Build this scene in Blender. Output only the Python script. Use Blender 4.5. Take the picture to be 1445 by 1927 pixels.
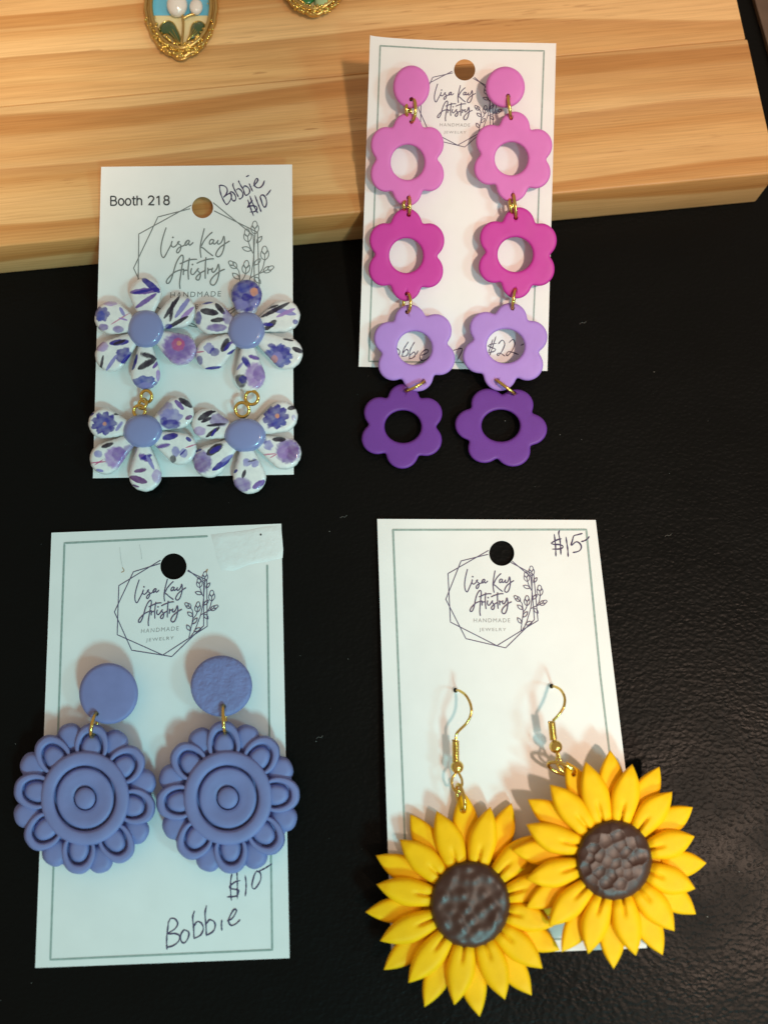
import bpy, bmesh, math, random
import numpy as np
from mathutils import Vector, Matrix

random.seed(7)
rng = np.random.default_rng(11)
D = bpy.data
SC = bpy.context.scene
COL = SC.collection
for o in list(D.objects):
    D.objects.remove(o)

# ------------------------------------------------------------------ camera
W0, H0, F0 = 1445.0, 1927.0, 1600.0          # photograph size and its focal length in pixels
TILT = math.radians(12.0)
CAMH = 185.45                                 # lens height above the table, mm
MM = 0.001
cam = D.cameras.new('camera')
cam.sensor_fit = 'VERTICAL'
cam.sensor_height = 36.0
cam.sensor_width = 27.0
cam.lens = 36.0 * F0 / H0
cam.clip_start = 0.01
cam.clip_end = 20.0
cam.dof.use_dof = True
cam.dof.focus_distance = 0.187
cam.dof.aperture_fstop = 9.0
camo = D.objects.new('camera', cam)
camo.location = (0, 0, CAMH * MM)
camo.rotation_euler = (TILT, 0, 0)
COL.objects.link(camo)
SC.camera = camo

# ------------------------------------------------------------------ world and lamps
wd = D.worlds.new('World')
SC.world = wd
wd.use_nodes = True
wb = wd.node_tree.nodes['Background']
wb.inputs[0].default_value = (1.0, 0.81, 0.63, 1)
wb.inputs[1].default_value = 0.43

def lamp(name, kind, loc, target, power, color, **kw):
    l = D.lights.new(name, kind)
    l.energy = power
    l.color = color
    for k, v in kw.items():
        setattr(l, k, v)
    o = D.objects.new(name, l)
    o.location = [c * MM for c in loc]
    d = Vector(target) - Vector(loc)
    o.rotation_euler = d.to_track_quat('-Z', 'Y').to_euler()
    COL.objects.link(o)
    return o

# cool hall lights: one low over the lower left cards, one from the right over the upper and right cards
lamp('hall_light', 'SPOT', (330, -660, 640), (-14, -72, 0), 25.0, (0.34, 0.90, 0.96),
     spot_size=math.radians(21), spot_blend=0.9, shadow_soft_size=0.075)
lamp('side_light', 'SPOT', (640, -210, 560), (32, 52, 0), 6.6, (0.35, 0.88, 1.0),
     spot_size=math.radians(24), spot_blend=0.8, shadow_soft_size=0.06)
# warm booth spotlight, its cone edge standing in for a phone and hand shadow
lamp('booth_spotlight', 'SPOT', (350, -170, 760), (665, 125, 0), 20.0, (1.0, 0.70, 0.53),
     spot_size=math.radians(92.4), spot_blend=0.035, shadow_soft_size=0.036)
lamp('added_board_light', 'SPOT', (150, -160, 760), (-142, 176, 0), 27.0, (1.0, 0.78, 0.60),
     spot_size=math.radians(13), spot_blend=0.5, shadow_soft_size=0.03)  # added lamp, brightens the left part of the board

SC.view_settings.view_transform = 'Standard'
SC.view_settings.look = 'None'
SC.view_settings.exposure = 0.0
SC.view_settings.gamma = 1.0

# ------------------------------------------------------------------ helpers
CAMP = np.array([0, 0, CAMH])
RX = np.array([1.0, 0, 0])
FW = np.array([0, math.sin(TILT), -math.cos(TILT)])
DN = np.array([0, -math.cos(TILT), -math.sin(TILT)])

def rays(p):
    p = np.asarray(p, float).reshape(-1, 2)
    return ((p[:, :1] - W0 / 2) / F0) * RX + ((p[:, 1:] - H0 / 2) / F0) * DN + FW

class Plane:
    """a real plane of the place (table, board top, leaning card); at() gives points lying on it or h mm above it"""
    def __init__(s, p0, n):
        s.p0 = np.array(p0, float)
        s.n = np.array(n, float) / np.linalg.norm(n)
        if s.n[2] < 0:
            s.n = -s.n
    def disp(s, p):
        return 0.0
    def at(s, p, h=0.0):
        d = rays(p)
        h = np.broadcast_to(np.asarray(h, float), (len(d),)) + s.disp(p)
        t = ((s.p0 - CAMP) @ s.n + h) / (d @ s.n)
        return CAMP + d * t[:, None]
    @staticmethod
    def fit(pts):
        pts = np.array(pts)
        c = pts.mean(0)
        return Plane(c, np.linalg.svd(pts - c)[2][2])

TABLE = Plane((0, 0, 0), (0, 0, 1))
BT = 12.0
BOARD = Plane((0, 0, BT), (0, 0, 1))

def lean(corners, zs):
    return Plane.fit([Plane((0, 0, z), (0, 0, 1)).at([c])[0] for c, z in zip(corners, zs)])

def tag(o, label=None, cat=None, group=None, kind=None):
    if label: o['label'] = label
    if cat: o['category'] = cat
    if group: o['group'] = group
    if kind: o['kind'] = kind
    return o

def thing(name, loc, label, cat, group=None):
    o = D.objects.new(name, None)
    o.empty_display_size = 0.005
    o.location = [float(c) * MM for c in loc]
    COL.objects.link(o)
    return tag(o, label, cat, group)

def rootloc(p):
    l = np.zeros(3)
    while p is not None:
        l = l + np.array(p.location)
        p = p.parent
    return l

def mk(name, V, Fc, mat, parent=None, smooth=True, flip=None):
    V = np.asarray(V, float) * MM - rootloc(parent)
    me = D.meshes.new(name)
    me.from_pydata([tuple(v) for v in V], [], [tuple(int(i) for i in f) for f in Fc])
    me.update()
    bm = bmesh.new()
    bm.from_mesh(me)
    bmesh.ops.recalc_face_normals(bm, faces=bm.faces)
    bm.to_mesh(me)
    bm.free()
    if smooth:
        me.polygons.foreach_set('use_smooth', [True] * len(me.polygons))
    me.materials.append(mat)
    o = D.objects.new(name, me)
    COL.objects.link(o)
    if parent: o.parent = parent
    return o

def rings_faces(nr, n, closed=True):
    f = []
    for r in range(nr - 1):
        for i in range(n if closed else n - 1):
            j = (i + 1) % n
            f.append((r * n + i, r * n + j, (r + 1) * n + j, (r + 1) * n + i))
    return f

def offset(P, d):
    """move a closed outline outwards by d (image y points down, outline given counter-clockwise by angle)"""
    t = np.roll(P, -1, 0) - np.roll(P, 1, 0)
    n = np.stack([t[:, 1], -t[:, 0]], 1)
    n /= np.linalg.norm(n, axis=1)[:, None] + 1e-9
    c = P.mean(0)
    if ((P - c) * n).sum() < 0: n = -n
    return P + n * d

def slab(name, pl, outer, h0, h1, bev, mat, parent, inner=None, hole_at=(), hole_r=4.0, hfun=None, dome=0.0):
    """a clay piece: outline extruded along the plane's normal with rounded edges, optionally ring-shaped"""
    outer = np.asarray(outer, float)
    n = len(outer)
    bm_ = bev * 0.125                               # px to mm
    prof = [(-bev * .6, h0), (0, h0 + bm_ * .6)]
    for k in range(6):
        a = k / 5 * math.pi / 2
        prof.append((-bev * (1 - math.cos(a)), h1 - bm_ + bm_ * math.sin(a)))
    R = [(offset(outer, d), h) for d, h in prof]
    if inner is not None:
        inner = np.asarray(inner, float)
        a, b = R[-1][0], offset(inner, bev)
        for k in (1, 2, 3):
            R.append((a + (b - a) * k / 4, h1 - dome * math.sin(k / 4 * math.pi) * 0))
        for d, h in prof[::-1]:
            R.append((offset(inner, -d), h))
        V = [pl.at(p, (h if hfun is None else h + hfun(p))) for p, h in R]
        V = np.concatenate(V)
        Fc = rings_faces(len(R), n)
        L = (len(R) - 1) * n
        Fc += [(L + i, L + (i + 1) % n, (i + 1) % n, i) for i in range(n)]
    else:
        c = outer.mean(0)
        last = R[-1][0]
        for k in range(1, 6):
            s = 1 - k / 6
            R.append((c + (last - c) * s, h1 + dome * (1 - s * s)))
        V = np.concatenate([pl.at(p, (h if hfun is None else h + hfun(p))) for p, h in R])
        V = np.concatenate([V, pl.at([c], h1 + dome + (0 if hfun is None else hfun(c[None])))])
        Fc = rings_faces(len(R), n)
        L = (len(R) - 1) * n
        Fc += [(L + i, L + (i + 1) % n, len(V) - 1) for i in range(n)]
        Fc.append(tuple(range(n))[::-1])
    o = mk(name, V, Fc, mat, parent)
    for hp in hole_at:
        bore(o, pl, hp, hole_r, h0 - 1, h1 + 2 + dome)
    return o

def bore(o, pl, p, r, h0, h1, n=16):
    """drill a real hole through a piece"""
    a = np.linspace(0, 2 * math.pi, n, endpoint=False)
    c = np.asarray(p, float) + r * np.stack([np.cos(a), np.sin(a)], 1)
    V = np.concatenate([pl.at(c, h0), pl.at(c, h1)])
    Fc = rings_faces(2, n) + [tuple(range(n)), tuple(range(n, 2 * n))]
    cut = mk('cutter', V, Fc, o.data.materials[0], None, False)
    m = o.modifiers.new('b', 'BOOLEAN')
    m.operation = 'DIFFERENCE'
    m.solver = 'EXACT'
    m.object = cut
    dg = bpy.context.evaluated_depsgraph_get()
    dg.update()
    me = D.meshes.new_from_object(o.evaluated_get(dg))
    o.modifiers.clear()
    old = o.data
    o.data = me
    me.name = old.name
    D.meshes.remove(old)
    cm = cut.data
    D.objects.remove(cut)
    D.meshes.remove(cm)

def ell(cx, cy, rx, ry, n=64, rot=0.0):
    a = np.linspace(0, 2 * math.pi, n, endpoint=False)
    x, y = rx * np.cos(a), ry * np.sin(a)
    c, s = math.cos(rot), math.sin(rot)
    return np.stack([cx + x * c - y * s, cy + x * s + y * c], 1)

def smooth_path(P, per=6):
    P = np.asarray(P, float)
    if len(P) < 3:
        t = np.linspace(0, 1, per + 1)[:, None]
        return P[0] + (P[-1] - P[0]) * t
    Q = np.concatenate([[2 * P[0] - P[1]], P, [2 * P[-1] - P[-2]]])
    out = []
    for i in range(1, len(Q) - 2):
        for k in range(per):
            t = k / per
            out.append(0.5 * ((2 * Q[i]) + (-Q[i - 1] + Q[i + 1]) * t + (2 * Q[i - 1] - 5 * Q[i] + 4 * Q[i + 1] - Q[i + 2]) * t * t
                              + (-Q[i - 1] + 3 * Q[i] - 3 * Q[i + 1] + Q[i + 2]) * t ** 3))
    out.append(P[-1])
    return np.array(out)

def tube(V, Fc, pts, r, n=8, closed=False, cap=True):
    """append a round wire along 3D points (mm)"""
    pts = np.asarray(pts, float)
    m = len(pts)
    r = np.broadcast_to(np.asarray(r, float), (m,))
    T = (np.roll(pts, -1, 0) - np.roll(pts, 1, 0)) if closed else np.gradient(pts, axis=0)
    T /= np.linalg.norm(T, axis=1)[:, None] + 1e-12
    ref = np.array([0.31, 0.17, 0.93])
    u = np.cross(T[0], ref); u /= np.linalg.norm(u)
    base = len(V)
    a = np.linspace(0, 2 * math.pi, n, endpoint=False)
    for i in range(m):
        u = u - T[i] * (u @ T[i]); u /= np.linalg.norm(u)
        w = np.cross(T[i], u)
        for k in range(n):
            V.append(pts[i] + r[i] * (math.cos(a[k]) * u + math.sin(a[k]) * w))
    for i in range(m if closed else m - 1):
        for k in range(n):
            k2 = (k + 1) % n
            i2 = (i + 1) % m
            Fc.append((base + i * n + k, base + i * n + k2, base + i2 * n + k2, base + i2 * n + k))
    if not closed and cap:
        Fc.append(tuple(base + k for k in range(n))[::-1])
        Fc.append(tuple(base + (m - 1) * n + k for k in range(n)))

def wire(name, pts, r, mat, parent, closed=False, n=10):
    V, Fc = [], []
    tube(V, Fc, pts, r, n, closed)
    return mk(name, V, Fc, mat, parent)

def ball(V, Fc, c, r, nu=14, nv=9, sc=(1, 1, 1)):
    base = len(V)
    for j in range(nv + 1):
        th = math.pi * j / nv
        for i in range(nu):
            ph = 2 * math.pi * i / nu
            V.append(np.array(c) + np.array([sc[0] * r * math.sin(th) * math.cos(ph), sc[1] * r * math.sin(th) * math.sin(ph), sc[2] * r * math.cos(th)]))
    for j in range(nv):
        for i in range(nu):
            k = (i + 1) % nu
            Fc.append((base + j * nu + i, base + j * nu + k, base + (j + 1) * nu + k, base + (j + 1) * nu + i))

# ------------------------------------------------------------------ materials
def mat_new(name, base=(.5, .5, .5), rough=.5, metal=0.0, spec=.5, coat=0.0, sheen=0.0):
    m = D.materials.new(name)
    m.use_nodes = True
    b = m.node_tree.nodes['Principled BSDF']
    b.inputs['Base Color'].default_value = (*base, 1)
    b.inputs['Roughness'].default_value = rough
    b.inputs['Metallic'].default_value = metal
    b.inputs['Specular IOR Level'].default_value = spec
    b.inputs['Coat Weight'].default_value = coat
    b.inputs['Coat Roughness'].default_value = 0.06
    return m, m.node_tree, b

def N(t, kind, **kw):
    n = t.nodes.new(kind)
    for k, v in kw.items():
        setattr(n, k, v)
    return n

def noise(t, vec, scale, detail=3, rough=.5, dist=0.0):
    n = N(t, 'ShaderNodeTexNoise')
    n.inputs['Scale'].default_value = scale
    n.inputs['Detail'].default_value = detail
    n.inputs['Roughness'].default_value = rough
    n.inputs['Distortion'].default_value = dist
    t.links.new(vec, n.inputs['Vector'])
    return n.outputs['Fac']

def coords(t, scale=(1, 1, 1), kind='Object', loc=(0, 0, 0)):
    c = N(t, 'ShaderNodeTexCoord')
    mp = N(t, 'ShaderNodeMapping')
    mp.inputs['Scale'].default_value = scale
    mp.inputs['Location'].default_value = loc
    t.links.new(c.outputs[kind], mp.inputs['Vector'])
    return mp.outputs['Vector']

def ramp(t, fac, stops):
    r = N(t, 'ShaderNodeValToRGB')
    e = r.color_ramp.elements
    while len(e) < len(stops): e.new(0.5)
    for x, (p, c) in zip(e, stops):
        x.position = p
        x.color = (*c, 1) if len(c) == 3 else c
    t.links.new(fac, r.inputs['Fac'])
    return r.outputs['Color']

def mix(t, a, b, fac, mode='MIX'):
    m = N(t, 'ShaderNodeMix', data_type='RGBA', blend_type=mode)
    for s, v in ((m.inputs[0], fac), (m.inputs[6], a), (m.inputs[7], b)):
        if hasattr(v, 'links') or isinstance(v, bpy.types.NodeSocket): t.links.new(v, s)
        elif isinstance(v, (int, float)): s.default_value = v
        else: s.default_value = (*v, 1)
    return m.outputs[2]

def bump(t, b, h, strength, dist):
    n = N(t, 'ShaderNodeBump')
    n.inputs['Strength'].default_value = strength
    n.inputs['Distance'].default_value = dist
    t.links.new(h, n.inputs['Height'])
    t.links.new(n.outputs['Normal'], b.inputs['Normal'])
    return n

def clay(name, base, rough=.5, grain=.25, gscale=900, var=.06, spec=.4, dist=.00012):
    m, t, b = mat_new(name, base, rough, 0, spec)
    v = coords(t)
    n1 = noise(t, v, 260, 3)
    c = ramp(t, n1, [(.3, tuple(x * (1 - var) for x in base)), (.7, tuple(min(1, x * (1 + var)) for x in base))])
    t.links.new(c, b.inputs['Base Color'])
    n2 = noise(t, v, gscale, 4, .6)
    bump(t, b, n2, grain, dist)
    r = N(t, 'ShaderNodeMapRange')
    r.inputs['To Min'].default_value = rough - .07
    r.inputs['To Max'].default_value = rough + .1
    t.links.new(noise(t, v, 420, 3), r.inputs['Value'])
    t.links.new(r.outputs[0], b.inputs['Roughness'])
    b.inputs['Subsurface Weight'].default_value = 0.0
    return m

def card_mat():
    m, t, b = mat_new('card_stock', (.80, .80, .79), .55, 0, .35)
    v = coords(t)
    c = ramp(t, noise(t, v, 120, 4), [(.3, (.79, .79, .78)), (.7, (.83, .83, .82))])
    t.links.new(c, b.inputs['Base Color'])
    bump(t, b, noise(t, v, 2600, 3, .6), .12, .00006)
    return m

def ink(name, c):
    m, t, b = mat_new(name, c, .5, 0, .3)
    n1 = noise(t, coords(t), 1400, 3)
    t.links.new(ramp(t, n1, [(.3, tuple(x * .9 for x in c)), (.75, tuple(min(1, x * 1.2) for x in c))]), b.inputs['Base Color'])
    return m

def leather_mat():
    m, t, b = mat_new('black_leather', (.0044, .0043, .0039), .36, 0, .058)
    v = coords(t, (1, 1.35, 1))
    wob = noise(t, v, 420, 2)
    vo = N(t, 'ShaderNodeTexVoronoi', feature='SMOOTH_F1')
    vo.inputs['Scale'].default_value = 900
    vo.inputs['Smoothness'].default_value = .5
    add = N(t, 'ShaderNodeVectorMath', operation='MULTIPLY_ADD')
    n3 = N(t, 'ShaderNodeTexNoise'); n3.inputs['Scale'].default_value = 500
    t.links.new(v, n3.inputs['Vector'])
    t.links.new(n3.outputs['Color'], add.inputs[0])
    add.inputs[1].default_value = (.0016, .0016, .0016)
    t.links.new(v, add.inputs[2])
    t.links.new(add.outputs[0], vo.inputs['Vector'])
    h = N(t, 'ShaderNodeMath', operation='MULTIPLY_ADD')
    t.links.new(wob, h.inputs[0]); h.inputs[1].default_value = .5
    t.links.new(vo.outputs['Distance'], h.inputs[2])
    bump(t, b, h.outputs[0], .40, .00018)
    rr = ramp(t, noise(t, v, 60, 3), [(.3, (.30,) * 3), (.7, (.42,) * 3)])
    t.links.new(rr, b.inputs['Roughness'])
    return m

def wood_mat():
    m, t, b = mat_new('pine_wood', (.6, .4, .18), .42, 0, .4)
    oi = N(t, 'ShaderNodeObjectInfo')
    tc = N(t, 'ShaderNodeTexCoord')
    # coordinates in metres along the grain (x), across (y + depth)
    sep = N(t, 'ShaderNodeSeparateXYZ')
    t.links.new(tc.outputs['Object'], sep.inputs[0])
    yz = N(t, 'ShaderNodeMath', operation='MULTIPLY_ADD')
    t.links.new(sep.outputs[2], yz.inputs[0]); yz.inputs[1].default_value = -.8
    t.links.new(sep.outputs[1], yz.inputs[2])
    cmb = N(t, 'ShaderNodeCombineXYZ')
    t.links.new(sep.outputs[0], cmb.inputs[0])
    t.links.new(yz.outputs[0], cmb.inputs[1])
    off = N(t, 'ShaderNodeMath', operation='MULTIPLY'); off.inputs[1].default_value = 3.7
    t.links.new(oi.outputs['Random'], off.inputs[0])
    t.links.new(off.outputs[0], cmb.inputs[2])
    def mp(s):
        q = N(t, 'ShaderNodeMapping')
        q.inputs['Scale'].default_value = s
        t.links.new(cmb.outputs[0], q.inputs['Vector'])
        return q.outputs[0]
    # growth rings: distance across the grain, gently bent along its length
    wobble = noise(t, mp((3.5, 14, 1)), 1.0, 2, .5)
    rg = N(t, 'ShaderNodeMath', operation='MULTIPLY_ADD')
    t.links.new(wobble, rg.inputs[0]); rg.inputs[1].default_value = .042
    t.links.new(yz.outputs[0], rg.inputs[2])
    cr = N(t, 'ShaderNodeCombineXYZ')
    t.links.new(rg.outputs[0], cr.inputs[0])
    t.links.new(off.outputs[0], cr.inputs[1])
    bands = noise(t, cr.outputs[0], 120, 3, .6)
    wv = N(t, 'ShaderNodeTexWave', wave_type='BANDS', bands_direction='X', wave_profile='SAW')
    wv.inputs['Scale'].default_value = 22
    wv.inputs['Distortion'].default_value = 5.0
    wv.inputs['Detail'].default_value = 2
    wv.inputs['Detail Scale'].default_value = 1.6
    t.links.new(cr.outputs[0], wv.inputs['Vector'])
    c0 = ramp(t, bands, [(.28, (.80, .51, .24)), (.46, (.71, .43, .175)), (.56, (.61, .31, .10)), (.62, (.49, .22, .06)), (.67, (.69, .41, .165))])
    c9 = ramp(t, wv.outputs['Fac'], [(0, (.80, .53, .25)), (.55, (.72, .43, .175)), (.86, (.50, .235, .07)), (.97, (.42, .17, .045)), (1, (.60, .34, .13))])
    c1 = mix(t, c0, c9, .5)
    # broad tone drift
    broad = noise(t, mp((7, 26, 1)), 1.0, 3)
    c2 = mix(t, c1, (.52, .25, .075), 0.0)
    mf = N(t, 'ShaderNodeMapRange'); mf.inputs['From Min'].default_value = .46; mf.inputs['From Max'].default_value = .75
    mf.inputs['To Max'].default_value = .85
    t.links.new(broad, mf.inputs['Value'])
    t.links.new(mf.outputs[0], c2.node.inputs[0])
    fib = noise(t, mp((55, 2600, 1)), 1.0, 3, .6)
    c3 = mix(t, c2, ramp(t, fib, [(.32, (.70, .66, .60)), (.62, (1, 1, 1))]), .6, 'MULTIPLY')
    # short dark resin streaks
    tick = noise(t, mp((95, 1300, 1)), 1.0, 2, .5)
    region = noise(t, mp((9, 60, 1)), 1.0, 2)
    tk = N(t, 'ShaderNodeMath', operation='MULTIPLY')
    a = ramp(t, tick, [(.63, (0, 0, 0)), (.69, (1, 1, 1))])
    bq = ramp(t, region, [(.50, (0, 0, 0)), (.60, (1, 1, 1))])
    t.links.new(a, tk.inputs[0]); t.links.new(bq, tk.inputs[1])
    c4 = mix(t, c3, (.30, .12, .035), 0.0)
    sc_ = N(t, 'ShaderNodeMath', operation='MULTIPLY'); sc_.inputs[1].default_value = .6
    t.links.new(tk.outputs[0], sc_.inputs[0])
    t.links.new(sc_.outputs[0], c4.node.inputs[0])
    t.links.new(c4, b.inputs['Base Color'])
    bump(t, b, fib, .14, .00015)
    return m

M = {}
M['leather'] = leather_mat()
M['wood'] = wood_mat()
M['card'] = card_mat()
M['ink_purple'] = ink('printed_ink_plum', (.10, .082, .15))
M['ink_grey'] = ink('printed_ink_grey', (.21, .22, .215))
M['ink_faint'] = ink('printed_ink_faint', (.36, .35, .35))
M['ink_black'] = ink('printed_ink_black', (.05, .05, .055))
M['pen'] = ink('pen_ink', (.065, .05, .11))
M['border'] = ink('printed_border_green', (.30, .38, .355))
M['gold'] = mat_new('gold_plate', (.72, .50, .13), .17, 1.0)[0]
M['gold_old'] = clay('antique_gold', (.62, .42, .15), .3, .5, 1500, .12, .5, .0002)
M['gold_old'].node_tree.nodes['Principled BSDF'].inputs['Metallic'].default_value = 1.0
M['blue_clay'] = clay('periwinkle_clay', (.195, .216, .455), .55, .22, 700)
M['blue_rough'] = clay('textured_periwinkle_clay', (.19, .211, .445), .55, 1.0, 420, .08, .45, .0007)
M['yellow'] = clay('golden_clay', (.93, .515, .003), .55, .25, 700, .06, .18)
M['brown'] = clay('chocolate_clay', (.052, .020, .013), .42, .2, 900, .1, .5)
M['orchid'] = clay('orchid_clay', (.64, .165, .51), .52, .12, 800, .03)
M['magenta'] = clay('magenta_clay', (.52, .035, .33), .52, .12, 800, .03)
M['lavender'] = clay('lavender_clay', (.38, .215, .62), .52, .12, 800, .03)
M['violet'] = clay('violet_clay', (.14, .037, .29), .5, .15, 800, .03)
M['enamel'] = mat_new('blue_enamel', (.215, .25, .50), .3, 0, .5, .9)[0]
m, t, b = mat_new('floral_print_enamel', (.8, .8, .8), .35, 0, .25, .55)
at = N(t, 'ShaderNodeAttribute'); at.attribute_name = 'print'
wc = noise(t, coords(t), 700, 4, .6)
wcr = ramp(t, wc, [(.3, (.86, .86, .88)), (.7, (1.08, 1.08, 1.06))])
t.links.new(mix(t, at.outputs['Color'], wcr, .7, 'MULTIPLY'), b.inputs['Base Color'])
M['print'] = m
M['pearl'] = mat_new('pearl', (.72, .66, .60), .10, 0, .8, 1.0)[0]
M['leaf_enamel'] = mat_new('green_enamel', (.03, .07, .018), .25, 0, .5, .6)[0]
M['sky_enamel'] = mat_new('sky_enamel', (.12, .46, .66), .3, 0, .5, .6)[0]
M['cream_enamel'] = mat_new('cream_enamel', (.72, .62, .34), .3, 0, .5, .6)[0]
M['jade'] = mat_new('pale_jade', (.38, .52, .26), .2, 0, .5, .6)[0]
M['emerald'] = mat_new('emerald_enamel', (.012, .16, .03), .25, 0, .5, .6)[0]
M['taupe'] = clay('lit_leather_taupe', (.115, .078, .055), .75, .6, 1600, .12, .3)  # taupe paints warm light glancing on the leather table
M['dark'] = mat_new('hole_shade', (.02, .012, .01), .8)[0]
M['dust'] = mat_new('dust', (.20, .195, .18), .8)[0]
M['tape'] = clay('correction_patch', (.79, .80, .795), .5, .55, 420, .03, .35, .0004)

# ------------------------------------------------------------------ setting: table, board, sheet for the warm-lit table patch
nx, ny = 2, 2
V = [(-600, -500, 0), (600, -500, 0), (600, 600, 0), (-600, 600, 0)]
tb = mk('table_surface', V, [(0, 1, 2, 3)], M['leather'], None, False)
tag(tb, 'black grained leather table top under the cards', None, None, 'structure')

def bevel_box(name, x0, x1, y0, y1, z0, z1, bev, mat, parent, seg=2):
    bm = bmesh.new()
    bmesh.ops.create_cube(bm, size=1)
    for v in bm.verts:
        v.co = ((x0 + x1) / 2 + v.co.x * (x1 - x0), (y0 + y1) / 2 + v.co.y * (y1 - y0), (z0 + z1) / 2 + v.co.z * (z1 - z0))
        v.co *= MM
    bmesh.ops.bevel(bm, geom=bm.edges[:], offset=bev * MM, segments=seg, affect='EDGES', profile=.5)
    me = D.meshes.new(name)
    bm.to_mesh(me); bm.free()
    me.materials.append(mat)
    me.polygons.foreach_set('use_smooth', [True] * len(me.polygons))
    o = D.objects.new(name, me)
    COL.objects.link(o)
    o.parent = parent
    return o

fa, fb = BOARD.at([(0, 463), (1463, 325)])
ax = (fb - fa) / np.linalg.norm(fb - fa)
ay = np.array([-ax[1], ax[0], 0])
board = thing('wooden_board', (fa[0], fa[1], 0), 'pale pine board with raised front edge across the top of the black table', 'wooden board')
board.rotation_euler = (0, 0, math.atan2(ax[1], ax[0]))
blen = np.linalg.norm(fb - fa)
jd = (BOARD.at([(1045, 105)])[0] - fa) @ ay
bevel_box('plank', -120, blen, 0, jd - .01, 0.02, BT, .5, M['wood'], board)
bevel_box('plank', -120, blen - .55, jd + .02, jd + 120, 0.02, BT, .22, M['wood'], board)

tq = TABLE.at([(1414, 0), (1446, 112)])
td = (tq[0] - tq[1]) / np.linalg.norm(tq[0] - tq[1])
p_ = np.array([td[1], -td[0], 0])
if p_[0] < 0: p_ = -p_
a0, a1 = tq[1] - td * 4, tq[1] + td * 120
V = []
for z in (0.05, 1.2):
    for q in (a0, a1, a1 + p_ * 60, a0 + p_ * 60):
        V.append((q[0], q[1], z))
tp = mk('lit_table_patch', V, [(0, 1, 2, 3), (4, 5, 6, 7), (0, 1, 5, 4), (1, 2, 6, 5), (2, 3, 7, 6), (3, 0, 4, 7)], M['taupe'], None, False)  # thin sheet coloured like table leather catching warm light
tag(tp, 'grey brown sheet painted as warm-lit table leather beyond the right end of the wooden board', 'mat')

# ------------------------------------------------------------------ cards
class Card:
    pass

CORN = {'TL': [(191, 314), (550, 309.5), (553, 893), (175.5, 900)],
        'TR': [(696.5, 66.5), (1046, 81.5), (1029.5, 698), (675, 690)],
        'BL': [(97.6, 1002.5), (529.6, 985.5), (545.2, 1803), (67, 1821.5)],
        'BR': [(709.7, 976.6), (1120.3, 978.5), (1216.5, 1784), (736.5, 1803)]}
ZS = {'TL': [16, 16, .5, .5], 'TR': [27, 27, .5, .5], 'BL': [.5, .5, .5, .5], 'BR': [.6, .6, 4.5, 4.5]}
HOLE = {'TL': (381.5, 390.5, 20), 'TR': (874, 131.5, 20), 'BL': (327, 1066, 24.6), 'BR': (943.7, 1041.2, 23.6)}
WARP = {'TL': .35, 'TR': .4, 'BL': .35, 'BR': .5}
LAB = {'TL': ('white earring card marked Booth 218 leaning on the edge of the wooden board',),
       'TR': ('white bordered earring card holding the pink and purple flower chains, tipped against the wooden board',),
       'BL': ('white bordered earring card holding the periwinkle blue earrings, with a price at the bottom right',),
       'BR': ('white bordered earring card holding the two sunflower earrings, price in its top right corner',)}
CARD = {}

def card_plane(k):
    pl = lean(CORN[k], ZS[k])
    c = np.array(CORN[k], float)
    cen = c.mean(0)
    L = np.linalg.norm(c[3] - c[0])
    Wd = np.linalg.norm(c[1] - c[0])
    amp = WARP[k]
    ph = {'TL': .4, 'TR': 1.3, 'BL': 2.2, 'BR': 3.0}[k]
    def disp(p):
        p = np.asarray(p, float).reshape(-1, 2)
        u = np.clip((p[:, 0] - cen[0]) / Wd, -.7, .7)
        v = np.clip((p[:, 1] - cen[1]) / L, -.6, .6)
        return amp * (.6 * np.cos(2.6 * u + ph) * 1.0 + .5 * np.sin(3.1 * v + ph) + .35 * np.sin(5 * u * v * 4 + ph)) - amp * .2
    pl.disp = disp
    return pl

def build_card(k):
    pl = card_plane(k)
    c = np.array(CORN[k], float)
    hx, hy, hr = HOLE[k]
    hc = np.array([hx, hy])
    # boundary samples round the card, incl. exact corners
    B = []
    for i in range(4):
        a, b = c[i], c[(i + 1) % 4]
        for s in np.linspace(0, 1, 40, endpoint=False):
            B.append(a + (b - a) * s)
    B = np.array(B)
    if k == 'TR':
        q_ = np.linspace(0, 1, 40, endpoint=False)
        B[:40, 1] += 4.2 * np.sin(math.pi * q_ ** .62)
    n = len(B)
    ang = np.arctan2(B[:, 1] - hy, B[:, 0] - hx)
    hp = hc + hr * np.stack([np.cos(ang), np.sin(ang)], 1)
    NR = 16
    th = .32
    rows = [hp + (B - hp) * (s ** 1.3) for s in np.linspace(0, 1, NR)]
    V = [pl.at(r, 0) for r in rows] + [pl.at(r, -th) for r in rows[::-1]]
    V = np.concatenate(V)
    Fc = rings_faces(2 * NR, n)
    Lq = (2 * NR - 1) * n
    Fc += [(Lq + i, Lq + (i + 1) % n, (i + 1) % n, i) for i in range(n)]
    root = thing('earring_card', pl.at([c[3]])[0], LAB[k][0], 'earring card', 'earring display cards')
    o = mk('card_sheet', V, Fc, M['card'], root, False)
    o.data.polygons.foreach_set('use_smooth', [True] * len(o.data.polygons))
    try:
        o.data.set_sharp_from_angle(angle=math.radians(35))
    except Exception:
        pass
    C = Card()
    C.pl, C.root, C.k, C.hc, C.hr = pl, root, k, hc, hr
    CARD[k] = C
    return C

for k in ('TL', 'TR', 'BL', 'BR'):
    build_card(k)

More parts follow.
